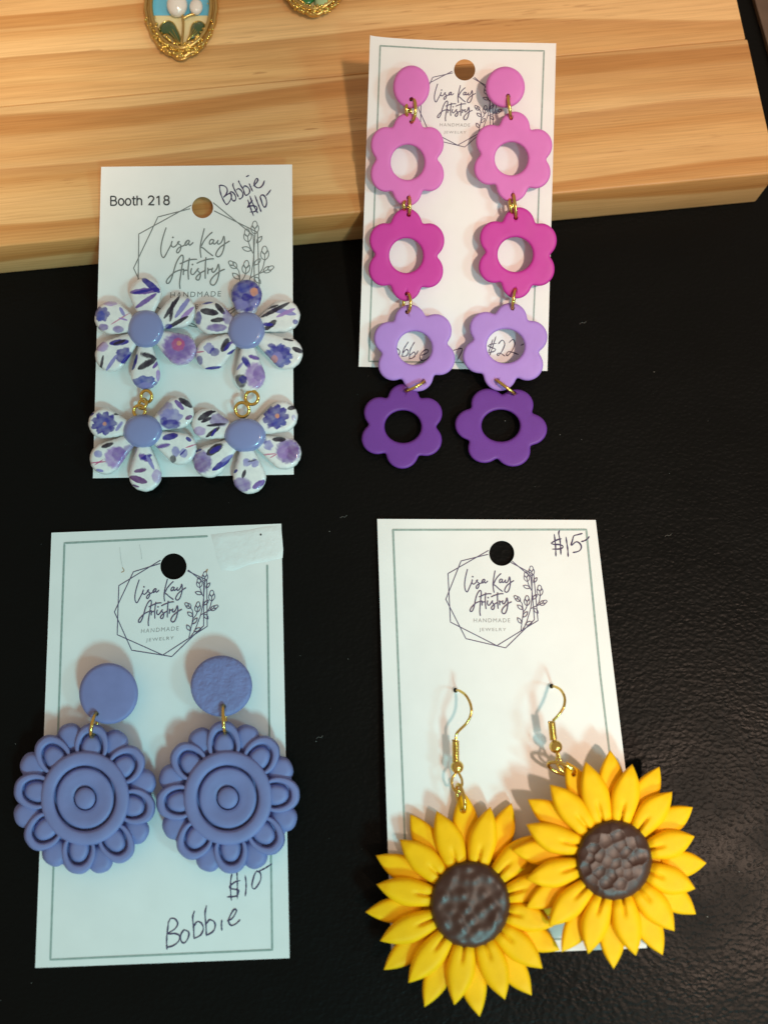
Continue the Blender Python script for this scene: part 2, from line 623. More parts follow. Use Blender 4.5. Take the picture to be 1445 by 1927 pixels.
# ---------- flat print and pen strokes: ribbons lying 0.04 mm on the card
class Strokes:
    def __init__(s, card):
        s.c, s.V, s.F, s.h = card, [], [], .040
    def ribbon(s, P, w, taper=False):
        P = np.asarray(P, float)
        keep = np.linalg.norm(P - s.c.hc, axis=1) > s.c.hr + 1.0
        run = []
        for p, kq in zip(P, keep):
            if kq: run.append(p)
            else:
                s._one(np.array(run), w, taper); run = []
        s._one(np.array(run), w, taper)
    def _one(s, P, w, taper):
        if len(P) < 2: return
        d = np.linalg.norm(np.diff(P, axis=0), axis=1)
        P = P[np.concatenate([[True], d > 1e-4])]
        if len(P) < 2: return
        T = np.gradient(P, axis=0)
        T /= np.linalg.norm(T, axis=1)[:, None] + 1e-9
        Nn = np.stack([-T[:, 1], T[:, 0]], 1)
        m = len(P)
        ww = np.full(m, w / 2.0)
        if taper:
            q = np.linspace(0, 1, m)
            ww = w / 2 * (.72 + .5 * np.sin(q * 9 + P[0, 0])**2 * .8)
            ww[0] *= .6; ww[-1] *= .5
        A = np.concatenate([[P[0] - T[0] * w * .35], P, [P[-1] + T[-1] * w * .35]])
        NN = np.concatenate([[Nn[0] * .5], Nn, [Nn[-1] * .5]])
        ww = np.concatenate([[ww[0]], ww, [ww[-1]]])
        l, r = A + NN * ww[:, None], A - NN * ww[:, None]
        h = s.h + np.linspace(0, .004, len(A))
        b = len(s.V)
        L, R = s.c.pl.at(l, h), s.c.pl.at(r, h)
        for i in range(len(A)):
            s.V += [L[i], R[i]]
        for i in range(len(A) - 1):
            s.F.append((b + 2 * i, b + 2 * i + 1, b + 2 * i + 3, b + 2 * i + 2))
        s.h += .0045
        if s.h > .16: s.h = .040
    def line(s, P, w, **kw):
        P = np.asarray(P, float)
        out = []
        for a, b in zip(P[:-1], P[1:]):
            k = max(2, int(np.linalg.norm(b - a) / 4))
            out.append(a + (b - a) * np.linspace(0, 1, k, endpoint=False)[:, None])
        out.append(P[-1:])
        s.ribbon(np.concatenate(out), w, **kw)
    def curve(s, P, w, **kw):
        s.ribbon(smooth_path(P, 6), w, **kw)
    def dot(s, p, r, n=12):
        e = ell(p[0], p[1], r, r, n)
        b = len(s.V)
        s.V += list(s.c.pl.at(e, s.h))
        s.F.append(tuple(b + i for i in range(n)))
        s.h += .0045
    def build(s, name, mat):
        V = np.array(s.V) * MM - rootloc(s.c.root)
        me = D.meshes.new(name)
        me.from_pydata([tuple(v) for v in V], [], s.F)
        me.materials.append(mat)
        n = s.c.pl.n
        me.update()
        bm = bmesh.new(); bm.from_mesh(me)
        for f in bm.faces:
            f.normal_update()
            if f.normal @ Vector(n) < 0: f.normal_flip()
        bm.to_mesh(me); bm.free()
        o = D.objects.new(name, me)
        COL.objects.link(o)
        o.parent = s.c.root
        return o

def text_mesh(body, spacing=1.0):
    cu = D.curves.new('txt', 'FONT')
    cu.body = body
    cu.space_character = spacing
    cu.resolution_u = 3
    ob = D.objects.new('txt', cu)
    COL.objects.link(ob)
    dg = bpy.context.evaluated_depsgraph_get(); dg.update()
    me = D.meshes.new_from_object(ob.evaluated_get(dg))
    V = np.array([v.co[:] for v in me.vertices])[:, :2]
    Fc = [tuple(p.vertices) for p in me.polygons]
    D.objects.remove(ob); D.curves.remove(cu); D.meshes.remove(me)
    V -= V.min(0)
    V /= V.max(0)
    return V, Fc

def put_text(S, body, x0, x1, ybase, ycap, fmap, spacing=1.0, slant=0.0):
    V, Fc = text_mesh(body, spacing)
    P = np.stack([x0 + V[:, 0] * (x1 - x0), ybase + V[:, 1] * (ycap - ybase) + slant * V[:, 0]], 1)
    P = fmap(P)
    b = len(S.V)
    S.V += list(S.c.pl.at(P, S.h))
    S.F += [tuple(b + i for i in f) for f in Fc]
    S.h += .0045

ZA = lambda P: np.array(P, float) / 13.136 + np.array([865, 1065])
Z1 = lambda P: np.array(P, float) / 6.02 + np.array([820, 1000])
ZB = lambda P: np.array(P, float) / 13.76 + np.array([960, 1055])
SCRIPT = [
 [(188,85),(165,170),(140,280),(122,400),(120,500),(135,590),(168,640),(198,622),(235,540),(280,440),(302,380),(312,335),(300,385),(308,432),(345,450),(390,418),(428,365),(440,345)],
 [(440,345),(410,365),(428,392),(468,420),(476,460),(462,520),(430,560),(405,545),(412,500),(450,458),(520,428),(548,400),(570,352),(600,330),(618,342)],
 [(618,342),(585,332),(552,368),(545,408),(568,422),(605,382),(622,345),(610,390),(630,422),(660,402),(687,375)],
 [(870,120),(850,230),(830,350),(820,460),(828,560),(846,655)],
 [(1015,190),(960,240),(890,330),(838,440)],
 [(828,462),(880,488),(960,560),(1052,630)],
 [(1045,332),(1005,328),(980,370),(985,412),(1018,405),(1045,368),(1056,330),(1045,382),(1062,412),(1092,398),(1122,362),(1130,345)],
 [(1130,345),(1120,390),(1142,416),(1176,398),(1205,350),(1228,272),(1246,350),(1246,450),(1226,560),(1190,632),(1145,652),(1108,620),(1120,560),(1170,480),(1240,425),(1290,390),(1332,365)],
 [(508,1228),(494,1130),(505,950),(518,800),(531,680),(521,618),(495,608),(450,660),(410,750),(385,850),(365,950),(340,1050),(305,1118),(265,1125),(258,1080),(300,1010),(380,930),(460,890),(520,878),(548,868),(550,912),(550,972)],
 [(550,915),(572,892),(612,890)],
 [(640,665),(632,760),(630,900),(640,1000),(648,1058)],
 [(480,765),(540,740),(620,705),(700,690),(772,690)],
 [(690,860),(680,920),(696,966),(730,970),(765,930),(800,880),(818,858),(790,890),(820,922),(850,960),(855,1010),(835,1070),(800,1076),(780,1045),(800,1000),(860,945),(925,908)],
 [(935,660),(932,760),(935,880),(940,980),(946,1052)],
 [(780,765),(840,735),(930,705),(1000,690),(1070,688)],
 [(980,860),(986,910),(985,966)],
 [(985,912),(1010,886),(1052,884)],
 [(1065,860),(1055,912),(1077,942),(1112,920),(1145,860),(1165,792),(1186,880),(1183,980),(1165,1080),(1130,1160),(1085,1182),(1044,1150),(1045,1090),(1090,1020),(1160,955),(1230,910),(1277,890)]]
DOTS = [(320,268),(702,785)]
HEX1 = [(137,478),(593,217),(1107,489),(1155,1010),(690,1295),(165,1028),(137,478)]
HEX2 = [(113,770),(285,335),(730,226),(1075,515),(1115,1000),(790,1320),(340,1215),(113,770)]
STEMS = [[(275,1810),(300,1600),(320,1450),(330,1330),(325,1230),(300,1110),(255,1050)], [(335,1330),(400,1250),(430,1170)],
         [(320,1780),(400,1650),(470,1430),(520,1260),(545,1100),(560,900),(560,700),(560,500),(560,395)],
         [(545,770),(490,660),(445,545)], [(520,1250),(640,1190),(760,1140)], [(680,1170),(740,1080),(770,920)]]
LEAVES = [((510,715),(335,650)),((600,570),(690,440)),((580,1005),(692,880)),((605,1235),(722,1365)),((325,1270),(185,1150)),((330,1470),(447,1320)),((290,1630),(190,1480)),((390,1660),(570,1588))]
BUDS = [((560,395),(538,140)),((445,545),(395,290)),((775,912),(750,636)),((760,1142),(945,1040)),((430,1172),(436,908)),((258,1052),(105,915))]

def bud_paths(b, tpt):
    b, tpt = np.array(b, float), np.array(tpt, float)
    d = tpt - b
    s = np.array([-d[1], d[0]])
    out = []
    for sg in (-1, 1):
        q = [(0, 0), (.20 * sg, .16), (.29 * sg, .40), (.22 * sg, .66), (.08 * sg, .52), (.0, .40)]
        out.append(np.array([b + d * y + s * x * .95 for x, y in q]))
    q = [(0, .42), (.14, .55), (.18, .75), (.10, .95), (0, 1.0), (-.10, .95), (-.18, .75), (-.14, .55), (0, .42)]
    out.append(np.array([b + d * y + s * x for x, y in q]))
    out.append(np.array([b, b + d * .42]))
    return out

REF = {'L1': (879.3,1071.4), 'L2': (878.1,1114.3), 'AB': (903.1,1158.6), 'YT': (966.2,1093.0), 'YL': (947.9,1154.5), 'HA': (838.8,1127.9), 'HB': (951.2,1219.3), 'TC': (999.4,1065.1)}
REFS = {'TL': {'HA': (253.4,504.1), 'TC': (480.8,415.2), 'YT': (431.7,454.7), 'L1': (312.6,429.2), 'L2': (306.2,485.4), 'AB': (338.9,542.6), 'YL': (400.5,536.6)},
        'BL': {'HA': (216.8,1152.4), 'HB': (323.3,1237.6), 'TC': (386.8,1080.2), 'L1': (261.2,1093.3), 'L2': (257.9,1133.7), 'AB': (279.2,1176.7), 'YT': (350.2,1098.9)},
        'TR': {'L1': (821.4,160.3), 'L2': (818.3,192.3), 'AB': (843.3,224.2), 'YT': (894.5,175.5), 'HB': (871,279.3), 'YL': (876.2,224.2)},
        'BR': REF}

def affine(k):
    keys = list(REFS[k])
    A = np.array([[*REF[q], 1] for q in keys])
    Bq = np.array([REFS[k][q] for q in keys])
    X = np.linalg.lstsq(A, Bq, rcond=None)[0]
    return lambda P: np.c_[np.asarray(P, float), np.ones(len(P))] @ X

for k in ('TL', 'TR', 'BL', 'BR'):
    fm = affine(k)
    C = CARD[k]
    sc = {'TL': 1.15, 'TR': .82, 'BL': 1.0, 'BR': 1.0}[k]
    S = Strokes(C)
    for hx in (HEX1, HEX2):
        S.line(fm(Z1(hx)), 1.7 * sc)
    for st in STEMS:
        S.curve(fm(ZB(st)), 1.5 * sc)
    for a, bq in LEAVES:
        a, bq = np.array(a, float), np.array(bq, float)
        d = bq - a; s_ = np.array([-d[1], d[0]]) * .2
        for sg in (-1, 1):
            S.curve(fm(ZB([a, a + d * .35 + s_ * sg, a + d * .7 + s_ * sg * .9, bq])), 1.5 * sc)
    for a, bq in BUDS:
        for p in bud_paths(a, bq):
            S.curve(fm(ZB(p)), 1.4 * sc)
    S.build('printed_frame', M['ink_grey' if k == 'TL' else 'ink_purple'])
    S = Strokes(C)
    for st in SCRIPT:
        S.curve(fm(ZA(st)), 2.1 * sc, taper=False)
    for d in DOTS:
        S.dot(fm(ZA([d]))[0], 1.5 * sc)
    S.build('printed_name', M['ink_grey' if k == 'TL' else 'ink_purple'])
    S = Strokes(C)
    put_text(S, 'HANDMADE', 891, 959.6, 1171.2, 1163.6, fm, 1.25)
    put_text(S, 'JEWELRY', 901.5, 952, 1189.5, 1181.8, fm, 1.25)
    S.build('printed_caption', M['ink_grey' if k == 'TL' else 'ink_faint'])

# Booth 218
S = Strokes(CARD['TL'])
def booth(x, y, P, close=False):
    S.curve(np.array([(x + a, y - b) for a, b in P], float), 2.15) if close else S.line([(x + a, y - b) for a, b in P], 2.7)
def arc(cx, cy, rx, ry, a0, a1, n=14):
    return [(cx + rx * math.cos(math.radians(a0 + (a1 - a0) * i / n)), cy + ry * math.sin(math.radians(a0 + (a1 - a0) * i / n))) for i in range(n + 1)]
yb = lambda x: 386.3 - (x - 207) * .011
def put(x, *ps):
    for p in ps: S.line([(x + a, yb(x) - b) for a, b in p], 2.7)
put(209.2, [(0, 0), (0, 16.6)], [(0, 16.6), (5.5, 16.6)] + arc(5.5, 12.7, 4.1, 3.9, 90, -90) + [(0, 8.8)], [(5.5, 8.8)] + arc(5.8, 4.4, 4.9, 4.4, 90, -90) + [(0, 0)])
put(223.0, arc(5.6, 6.0, 5.0, 6.2, 0, 360, 28))
put(236.0, arc(5.6, 6.0, 5.0, 6.2, 0, 360, 28))
put(249.5, [(2.5, 15.8), (2.5, 3)] + arc(5.0, 2.6, 2.5, 2.6, 180, 290, 6), [(0, 12), (6, 12)])
put(258.5, [(0, 0), (0, 16.8)], [(0, 7)] + arc(4.3, 7.8, 4.2, 4.2, 170, 0, 10) + [(8.5, 0)])
put(279.5, arc(5.2, 12.0, 5.0, 4.6, 165, -20, 12) + [(6, 5), (.2, .2), (10.6, .2)])
put(294.5, [(1.2, 13.2), (5.2, 16.6), (5.2, 0)])
put(308.5, arc(5.4, 12.6, 4.3, 4.0, 0, 360, 24), arc(5.4, 4.4, 5.0, 4.5, 0, 360, 24))
S.build('printed_booth_number', M['ink_black'])

# borders
def border(k, segs, w):
    S = Strokes(CARD[k])
    for q in segs: S.line(q, w)
    S.build('printed_border', M['border'])
border('BL', [[(390,1009),(122,1022),(95.4,1806),(512.5,1787.5),(503,1064)]], 3.9)
border('BR', [[(739.5,997),(750,1270),(761.3,1567),(769,1778),(1190,1762),(1164,1560),(1145,1404),(1129,1270),(1102.7,996.5),(739.5,997)]], 3.9)
border('TR', [[(715.4,86),(830,92.5),(1023.3,95.6),(1011.7,417.6),(1003.5,602),(1000.5,684),(694,680),(715.4,86)]], 3.0)

# handwriting
def pen(k, org, scl, paths, w, dots=(), name='handwriting'):
    S = Strokes(CARD[k])
    for p in paths:
        S.curve(np.array(p, float) / scl + np.array(org), w, taper=True)
    for p in dots:
        S.dot(np.array(p, float) / scl + np.array(org), w * .7)
    return S.build(name, M['pen'])
pen('TL', (400, 320), 12.04, [
 [(160,360),(175,480),(212,600),(270,720),(318,785)],
 [(155,355),(200,345),(280,365),(330,420),(335,490),(300,570),(250,620),(330,560),(390,530),(430,560),(425,640),(380,730),(320,790)],
 [(400,500),(430,490),(490,530),(530,610),(525,670),(490,700),(455,680),(430,620),(425,560),(400,500)],
 [(475,295),(465,350),(500,440),(550,530),(590,610)], [(545,450),(590,420),(650,460),(690,530),(685,600),(640,650),(605,650)],
 [(600,240),(602,272),(650,360),(700,440),(720,510),(745,570)], [(700,400),(730,360),(790,380),(840,440),(840,510),(790,565),(745,570)],
 [(835,310),(870,390),(910,480)], [(770,150),(825,120)],
 [(930,360),(990,300),(1030,230),(1010,190),(975,220),(950,300),(960,360),(1020,400),(1080,395),(1140,340),(1180,240)],
 [(805,680),(850,820),(930,1030)], [(850,590),(890,700),(960,850),(1025,970)], [(905,690),(850,760),(795,845),(870,812),(985,820),(1010,880),(960,940),(850,952)],
 [(965,580),(1020,730),(1060,830),(1105,945)], [(1080,610),(1110,570),(1160,570),(1210,640),(1230,740),(1210,820),(1175,840),(1140,790),(1110,700),(1080,610)],
 [(1220,575),(1270,520),(1320,450)]], 2.5)
pen('BL', (290, 1600), 6.02, [
 [(885,260),(870,350),(870,480),(878,570)], [(940,230),(945,350),(945,550)], [(975,345),(920,360),(860,410),(870,435),(950,450),(960,480),(930,520),(830,530)],
 [(1035,290),(1045,400),(1035,520)], [(1165,235),(1135,290),(1110,400),(1135,440),(1175,400),(1210,330),(1205,260),(1165,235)], [(1195,235),(1260,205),(1335,155)]], 2.7, name='handwritten_price')
pen('BL', (290, 1600), 6.02, [
 [(165,830),(150,950),(145,1050),(150,1125)], [(160,830),(190,775),(240,780),(270,830),(240,890),(160,945),(240,945),(290,970),(280,1030),(220,1080),(150,1100)],
 [(340,900),(305,960),(310,1030),(345,1050),(385,1000),(395,930),(340,900)], [(460,690),(440,760),(450,880),(455,1000)], [(455,860),(490,810),(540,830),(560,890),(530,960),(460,1000)],
 [(595,630),(580,720),(590,850),(595,970)], [(600,830),(630,790),(680,810),(695,860),(670,920),(600,965)], [(770,790),(765,850),(770,910)],
 [(835,800),(890,770),(935,690),(910,670),(870,730),(845,800),(870,850),(920,840),(975,790)]], 3.0)
pen('BR', (1020, 985), 13.136, [
 [(295,270),(315,430),(330,600),(335,810)], [(425,170),(405,250),(435,400),(450,560),(460,770)], [(470,380),(400,395),(310,435),(225,490),(300,520),(390,520),(490,545),(510,585),(470,620),(380,635),(250,635)],
 [(585,340),(605,480),(630,650),(638,820)], [(985,250),(870,280),(780,310),(745,420),(715,520),(740,530),(800,475),(860,455),(930,500),(965,580),(935,660),(860,700),(760,720)],
 [(965,450),(1040,430),(1110,385),(1160,325)]], 2.7, name='handwritten_price')
pen('TR', (700, 600), 4.25, [
 [(120,190),(105,330)], [(115,190),(165,200),(150,240),(112,255),(165,270),(150,310),(105,325)], [(200,235),(182,290),(205,300),(222,262),(200,235)],
 [(290,185),(255,240),(240,300)], [(250,270),(275,245),(290,262),(275,295),(240,300)], [(340,185),(305,250),(298,322)], [(305,290),(335,265),(345,285),(330,310),(300,320)],
 [(368,255),(352,285)], [(395,292),(440,272),(448,250),(420,250),(385,290),(390,330),(430,325),(462,300)],
 [(650,252),(720,240),(682,330)]], 1.9)
pen('TR', (700, 600), 4.25, [
 [(990,140),(965,220),(940,292)], [(965,165),(930,270)], [(992,196),(945,205),(930,220),(985,242),(970,262),(920,272)],
 [(1010,200),(1040,170),(1060,200),(1040,255),(1008,295),(1002,280),(1025,275),(1062,298)], [(1095,190),(1125,165),(1140,200),(1115,260),(1080,295),(1075,278),(1100,262),(1168,285)], [(1190,212),(1212,200)]], 1.9, name='handwritten_price')
# old pin marks and pencil ticks on the card of the blue earrings
S = Strokes(CARD['BL'])
for q in ([(231,1068),(234,1074),(229,1077)], [(386,1077),(391,1071),(389,1078)]): S.curve(q, 1.6)
S.build('pin_mark', ink('pin_rust', (.42, .27, .17)))
S = Strokes(CARD['BL'])
for q in ([(226,1030),(228,1052),(231,1066)], [(263,1025),(266,1040),(267,1052)]): S.curve(q, 1.0)
S.build('pencil_tick', ink('pencil', (.58, .58, .57)))
S = Strokes(CARD['BL']); S.h = .19; S.dot((491, 1006), 1.9); S.build('ink_dot', M['ink_black'])
# worn correction patch on the card of the blue earrings
pt = np.array([(397,1006),(440,1001),(470,997),(498,991),(529,988.5),(531,1010),(533,1034),(532,1050),(505,1056),(470,1062),(440,1074),(416,1073),(408,1050),(404,1030)], float)
c_ = CARD['BL']
rws = [pt + (pt.mean(0) - pt) * s for s in (0, .04, .3, .6, .9)]
V = np.concatenate([c_.pl.at(r, h) for r, h in zip(rws, (.02, .10, .11, .12, .11))])
mk('correction_patch', V, rings_faces(5, len(pt)) + [tuple(4 * len(pt) + i for i in range(len(pt)))], M['tape'], c_.root)

# ------------------------------------------------------------------ flower chain earrings (top right card)
PT = CARD['TR'].pl
PTR = Plane(PT.p0, PT.n)

def lobes(cx, cy, hx, hy, rot=0.0, n=144, k=6, Dd=.638, r=.376, ph=math.pi / 2):
    a = np.linspace(0, 2 * math.pi, n, endpoint=False)
    rr = np.zeros(n)
    rs = np.random.default_rng(int(abs(cx * 7 + cy)))
    for i in range(k):
        Dd_, r_ = Dd * rs.uniform(.975, 1.02), r * rs.uniform(.96, 1.035)
        d = a - (ph + rs.normal(0, .025) + i * 2 * math.pi / k)
        d = (d + math.pi) % (2 * math.pi) - math.pi
        q = r_ * r_ - (Dd_ * np.sin(d)) ** 2
        v = np.where((q > 0) & (np.cos(d) > 0), Dd_ * np.cos(d) + np.sqrt(np.maximum(q, 0)), 0)
        rr = np.maximum(rr, v)
    # soften the valleys
    for _ in range(2):
        rr = (np.roll(rr, 1) + 2 * rr + np.roll(rr, -1)) / 4
    x, y = rr * np.cos(a), rr * np.sin(a)
    c, s = math.cos(rot), math.sin(rot)
    x, y = x * c - y * s, x * s + y * c
    return np.stack([cx + x * hx, cy - y * hy], 1)

def hole_ring(cx, cy, rx, ry, n=144):
    a = np.linspace(0, 2 * math.pi, n, endpoint=False)
    return np.stack([cx + rx * np.cos(a), cy - ry * np.sin(a)], 1)

def link(name, pl, pa, pb, h, mat, parent, wr=.36, depth=1.7, side=.25, extra=2.0):
    """an oval jump ring passing through two drilled holes, seen nearly edge-on"""
    A, B = pl.at([pa, pb], h)
    c = (A + B) / 2
    e1 = B - A
    a = np.linalg.norm(e1) / 2 + .1 * extra
    e1 /= np.linalg.norm(e1)
    sd = np.cross(pl.n, e1)
    e2 = pl.n * math.sqrt(1 - side * side) + sd * side
    t_ = np.linspace(0, 2 * math.pi, 36, endpoint=False)
    pts = c + a * np.cos(t_)[:, None] * e1 + depth * np.sin(t_)[:, None] * e2
    return wire(name, pts, wr, mat, parent, True, 8)

def chain_earring(col, label):
    d = {'L': dict(stud=(774, 163.6, 34.5, 40.5),
                   fl=[(767, 300, 75.5, 88, 0.0, (766.6, 305.5, 31.5, 33)), (764, 480, 76, 85, -.03, (764, 481, 31.5, 32.5)),
                       (779, 655, 79, 82, .14, (779.7, 655, 32.6, 31.5)), (757.4, 802, 81, 79.5, -.04, (758, 802.8, 34.4, 30.5))],
                   lk=[((774, 187), (774, 229)), ((769, 372), (769, 404)), ((765.5, 553), (766, 587)), ((797, 718), (765, 735))]),
         'R': dict(stud=(950.5, 164, 36.8, 38.8),
                   fl=[(966, 295, 78, 84, -.07, (961.5, 298.8, 31, 31)), (972, 477.5, 78.5, 85, -.05, (969, 479, 33, 32.5)),
                       (951, 652, 82, 83, -.17, (950.8, 651.4, 35.5, 32)), (942.5, 803, 84, 77, -.60, (941.7, 801, 36, 30))],
                   lk=[((955.5, 181), (961, 222)), ((965, 367), (970, 410)), ((969, 545), (964, 580)), ((935, 716), (967, 740))])}[col]
    root = thing('flower_chain_earring', PTR.at([d['stud'][:2]], 0)[0], label, 'earring', 'pink to purple flower chain earrings')
    s = d['stud']
    o = slab('stud_disc', PTR, ell(*s, 72), 2.2, 4.7, 7, M['orchid'], root, None, [d['lk'][0][0]], 4.2, dome=.12)
    wire('post', [PTR.at([s[:2]], -3)[0], PTR.at([s[:2]], 2.6)[0]], .4, M['gold'], root)
    mats = [M['orchid'], M['magenta'], M['lavender'], M['violet']]
    hs = [(2.0, 4.1), (1.9, 4.0), (2.1, 4.2), (.3, 2.5)]
    for i, f in enumerate(d['fl']):
        pl = PTR if i < 3 else TABLE
        hf = None
        if i == 2: hf = lambda p: np.clip((p[:, 1] - 640) / 100, -1, 1) * .55
        holes = [d['lk'][i][1]] + ([d['lk'][i + 1][0]] if i < 3 else [])
        nm = slab('clay_flower', pl, lobes(*f[:5]), hs[i][0], hs[i][1], 5.5, mats[i], root, hole_ring(*f[5]), holes, 4.0, hf)
        tag(nm, ['orchid pink open flower', 'deep magenta open flower', 'lavender open flower', 'dark violet open flower at the bottom'][i])
    for i, l in enumerate(d['lk']):
        link('jump_ring', PTR, l[0], l[1], [3.4, 3.1, 3.2, 4.9][i], M['gold'], root, side=[.45, .12, .4, .1][i] * (1 if col == 'L' else -.4), depth=[1.9, 1.8, 1.9, 1.5][i])
        if i == 0 and col == 'L' or i == 1:
            link('jump_ring', PTR, np.array(l[0]) + (-5, 9), np.array(l[1]) + (-6, -9), 3.1, M['gold'], root, side=-.3, depth=1.6)
    return root
chain_earring('L', 'pink to purple chain of four flowers hanging from left stud, over the handwritten name')
chain_earring('R', 'pink to purple chain of four flowers from right stud, handwritten price inside its lavender flower')

# ------------------------------------------------------------------ floral enamel earrings (top left card)
PTL = Plane(CARD['TL'].pl.p0, CARD['TL'].pl.n)
Z5 = lambda P: np.array(P, float) / 3.36 + np.array([160, 500])
def srgb(c):
    c = np.array(c) / 255.0
    return tuple(np.where(c < .04, c / 12.92, ((c + .055) / 1.055) ** 2.4))
IN, BL_, VI, LV, DK, LA, PK, OR, PL = [srgb(c) for c in ((40, 33, 142), (60, 75, 165), (112, 80, 160), (165, 130, 195), (34, 29, 50), (140, 135, 195), (190, 80, 130), (222, 150, 120), (108, 62, 120))]
MOT = []
def leaf(x0, y0, x1, y1, w, c): MOT.append(('l', x0, y0, x1, y1, w, c))
def blob(x, y, rx, ry, c, a=.95, n=0): MOT.append(('b', x, y, rx, ry, c, a, n))
# light washes first
blob(600,525,115,110,LV); blob(590,515,95,85,VI,.75); blob(590,498,42,44,PK,.9); blob(596,490,16,16,OR)
leaf(285,170,475,150,44,VI); leaf(360,78,475,170,46,IN); leaf(320,268,455,175,34,VI); leaf(300,175,430,150,22,IN); blob(290,235,10,20,DK,.7)
leaf(570,330,672,190,34,LA); leaf(600,345,690,260,30,LV); leaf(500,335,602,188,30,DK); leaf(540,355,556,225,26,DK); leaf(510,402,655,318,28,DK); blob(530,385,25,18,IN)
leaf(335,655,455,585,46,DK); leaf(350,555,445,580,34,DK); blob(378,742,85,50,BL_,.95,7); blob(385,760,45,25,LA,.8); leaf(300,660,332,560,28,IN); leaf(430,650,470,600,24,VI); blob(465,695,16,40,LV)
blob(105,510,45,35,LV,.8); leaf(155,492,280,478,44,IN); leaf(180,498,260,470,24,DK); blob(250,570,58,55,IN,.95,5); leaf(98,665,118,565,20,DK); leaf(135,665,205,560,26,LA); leaf(230,620,290,560,26,IN)
blob(160,238,45,18,LV,.8); blob(108,305,52,50,IN,.9,6); blob(100,320,30,35,BL_,.8); leaf(165,372,285,298,8,PK); leaf(220,262,252,318,26,LA); blob(212,402,36,24,VI,.8); blob(118,388,32,22,VI,.85); leaf(215,330,270,345,14,LV)
blob(1022,185,125,118,IN,.97); blob(985,245,50,35,LA,.8); blob(1070,165,27,28,OR); blob(1000,140,40,32,BL_,.6); blob(1085,240,35,25,LA,.7); blob(1020,200,30,26,IN,.9)
leaf(1180,275,1335,308,38,LA); leaf(1210,325,1330,270,26,LV); leaf(1110,328,1295,232,30,DK); leaf(1135,405,1210,345,44,DK); leaf(1140,275,1225,248,18,DK); leaf(1120,370,1190,372,26,IN); blob(1330,355,18,16,IN,.8)
blob(1225,572,92,78,BL_,.95,9); blob(1240,545,60,45,IN,.75,5); blob(1218,582,34,40,LA,.9); blob(1198,590,22,26,OR,.7); leaf(1310,518,1378,548,36,DK); leaf(1250,462,1320,475,16,DK); blob(1180,505,25,15,IN)
leaf(995,575,1045,645,44,IN); blob(1080,695,68,85,LV,.95); blob(1100,680,40,50,VI,.6); blob(985,728,42,44,DK,.9); blob(1000,720,26,26,IN,.8); leaf(1035,570,1105,590,30,VI); leaf(960,660,1000,610,20,LA)
leaf(865,545,908,458,46,DK); leaf(880,540,925,480,26,IN); blob(785,520,34,36,LA,.9,4); blob(820,545,32,28,IN,.85); leaf(703,548,755,542,10,PK); blob(725,598,22,32,IN,.8); leaf(760,652,865,640,22,IN); leaf(900,560,960,530,22,IN); leaf(920,490,960,470,24,VI)
leaf(730,282,845,302,48,DK); leaf(825,238,885,305,38,DK); leaf(795,348,885,338,34,DK); blob(835,392,66,26,VI,.9); blob(718,330,22,44,IN,.85); leaf(735,240,812,228,20,IN); blob(905,325,34,50,VI,.7); leaf(880,260,915,300,18,LV)
blob(122,997,82,76,IN,.97,9); blob(122,997,44,40,BL_,.4); blob(126,1000,13,13,OR); leaf(185,940,240,925,24,DK); leaf(195,1045,240,985,26,LA); leaf(30,950,60,930,14,IN)
blob(510,910,55,60,VI,.7); leaf(570,850,625,910,34,VI); leaf(595,838,680,895,42,DK); blob(545,955,75,55,LA,.9,6); blob(545,1002,60,32,IN,.9); blob(500,985,25,30,IN,.8); leaf(635,970,680,950,30,PL)
blob(195,1212,72,72,LV,.95); blob(215,1190,45,48,VI,.7); blob(285,1165,45,36,VI,.8); leaf(105,1148,182,1122,32,DK); leaf(35,1248,135,1238,10,PK); blob(85,1190,28,24,LA,.9); leaf(70,1290,120,1300,20,LA); leaf(60,1262,118,1225,8,PK)
leaf(340,1195,425,1235,44,VI); leaf(350,1225,425,1195,30,IN); leaf(390,1200,440,1290,26,LA); leaf(312,1302,390,1288,30,PL); leaf(283,1335,395,1370,46,PL); blob(455,1330,32,45,LV,.75); leaf(300,1385,345,1400,14,PL)
leaf(490,1092,590,1070,46,IN); leaf(450,1150,540,1130,30,VI); blob(575,1175,26,34,LA,.9); blob(625,1185,26,30,LA,.9); leaf(640,1085,672,1110,28,IN); leaf(635,1152,705,1128,9,PK); blob(558,1222,20,26,DK,.9); leaf(600,1200,640,1160,12,IN)
blob(850,975,65,45,VI,.8); leaf(715,975,810,918,42,DK); leaf(735,990,800,960,26,DK); leaf(770,1012,895,1000,22,DK); leaf(765,1085,855,1018,30,DK); leaf(800,1080,830,1030,20,IN); blob(725,1045,42,30,LV,.8); leaf(760,935,830,920,20,DK)
blob(1205,955,86,80,IN,.97,9); blob(1230,990,40,35,BL_,.6); blob(1216,950,15,16,OR); leaf(1280,905,1345,890,34,DK); leaf(1140,905,1180,870,14,DK); blob(1320,960,14,20,LA,.6)
blob(1285,1172,80,80,VI,.92); blob(1310,1182,44,48,PL,.6); blob(1250,1180,35,45,LV,.6); leaf(1185,1098,1270,1098,36,DK); blob(1160,1135,32,34,LA,.9,5); leaf(1108,1198,1205,1188,9,PK); leaf(1170,1215,1215,1190,8,PK); blob(1130,1105,20,22,IN,.7)
blob(1025,1245,30,28,LA,.9,3); blob(1075,1248,26,30,LA,.9,3); leaf(995,1345,1015,1290,26,DK); blob(990,1385,64,48,VI,.85); leaf(1060,1408,1138,1358,44,VI); leaf(938,1310,965,1290,22,IN); leaf(1030,1240,1090,1225,10,DK)
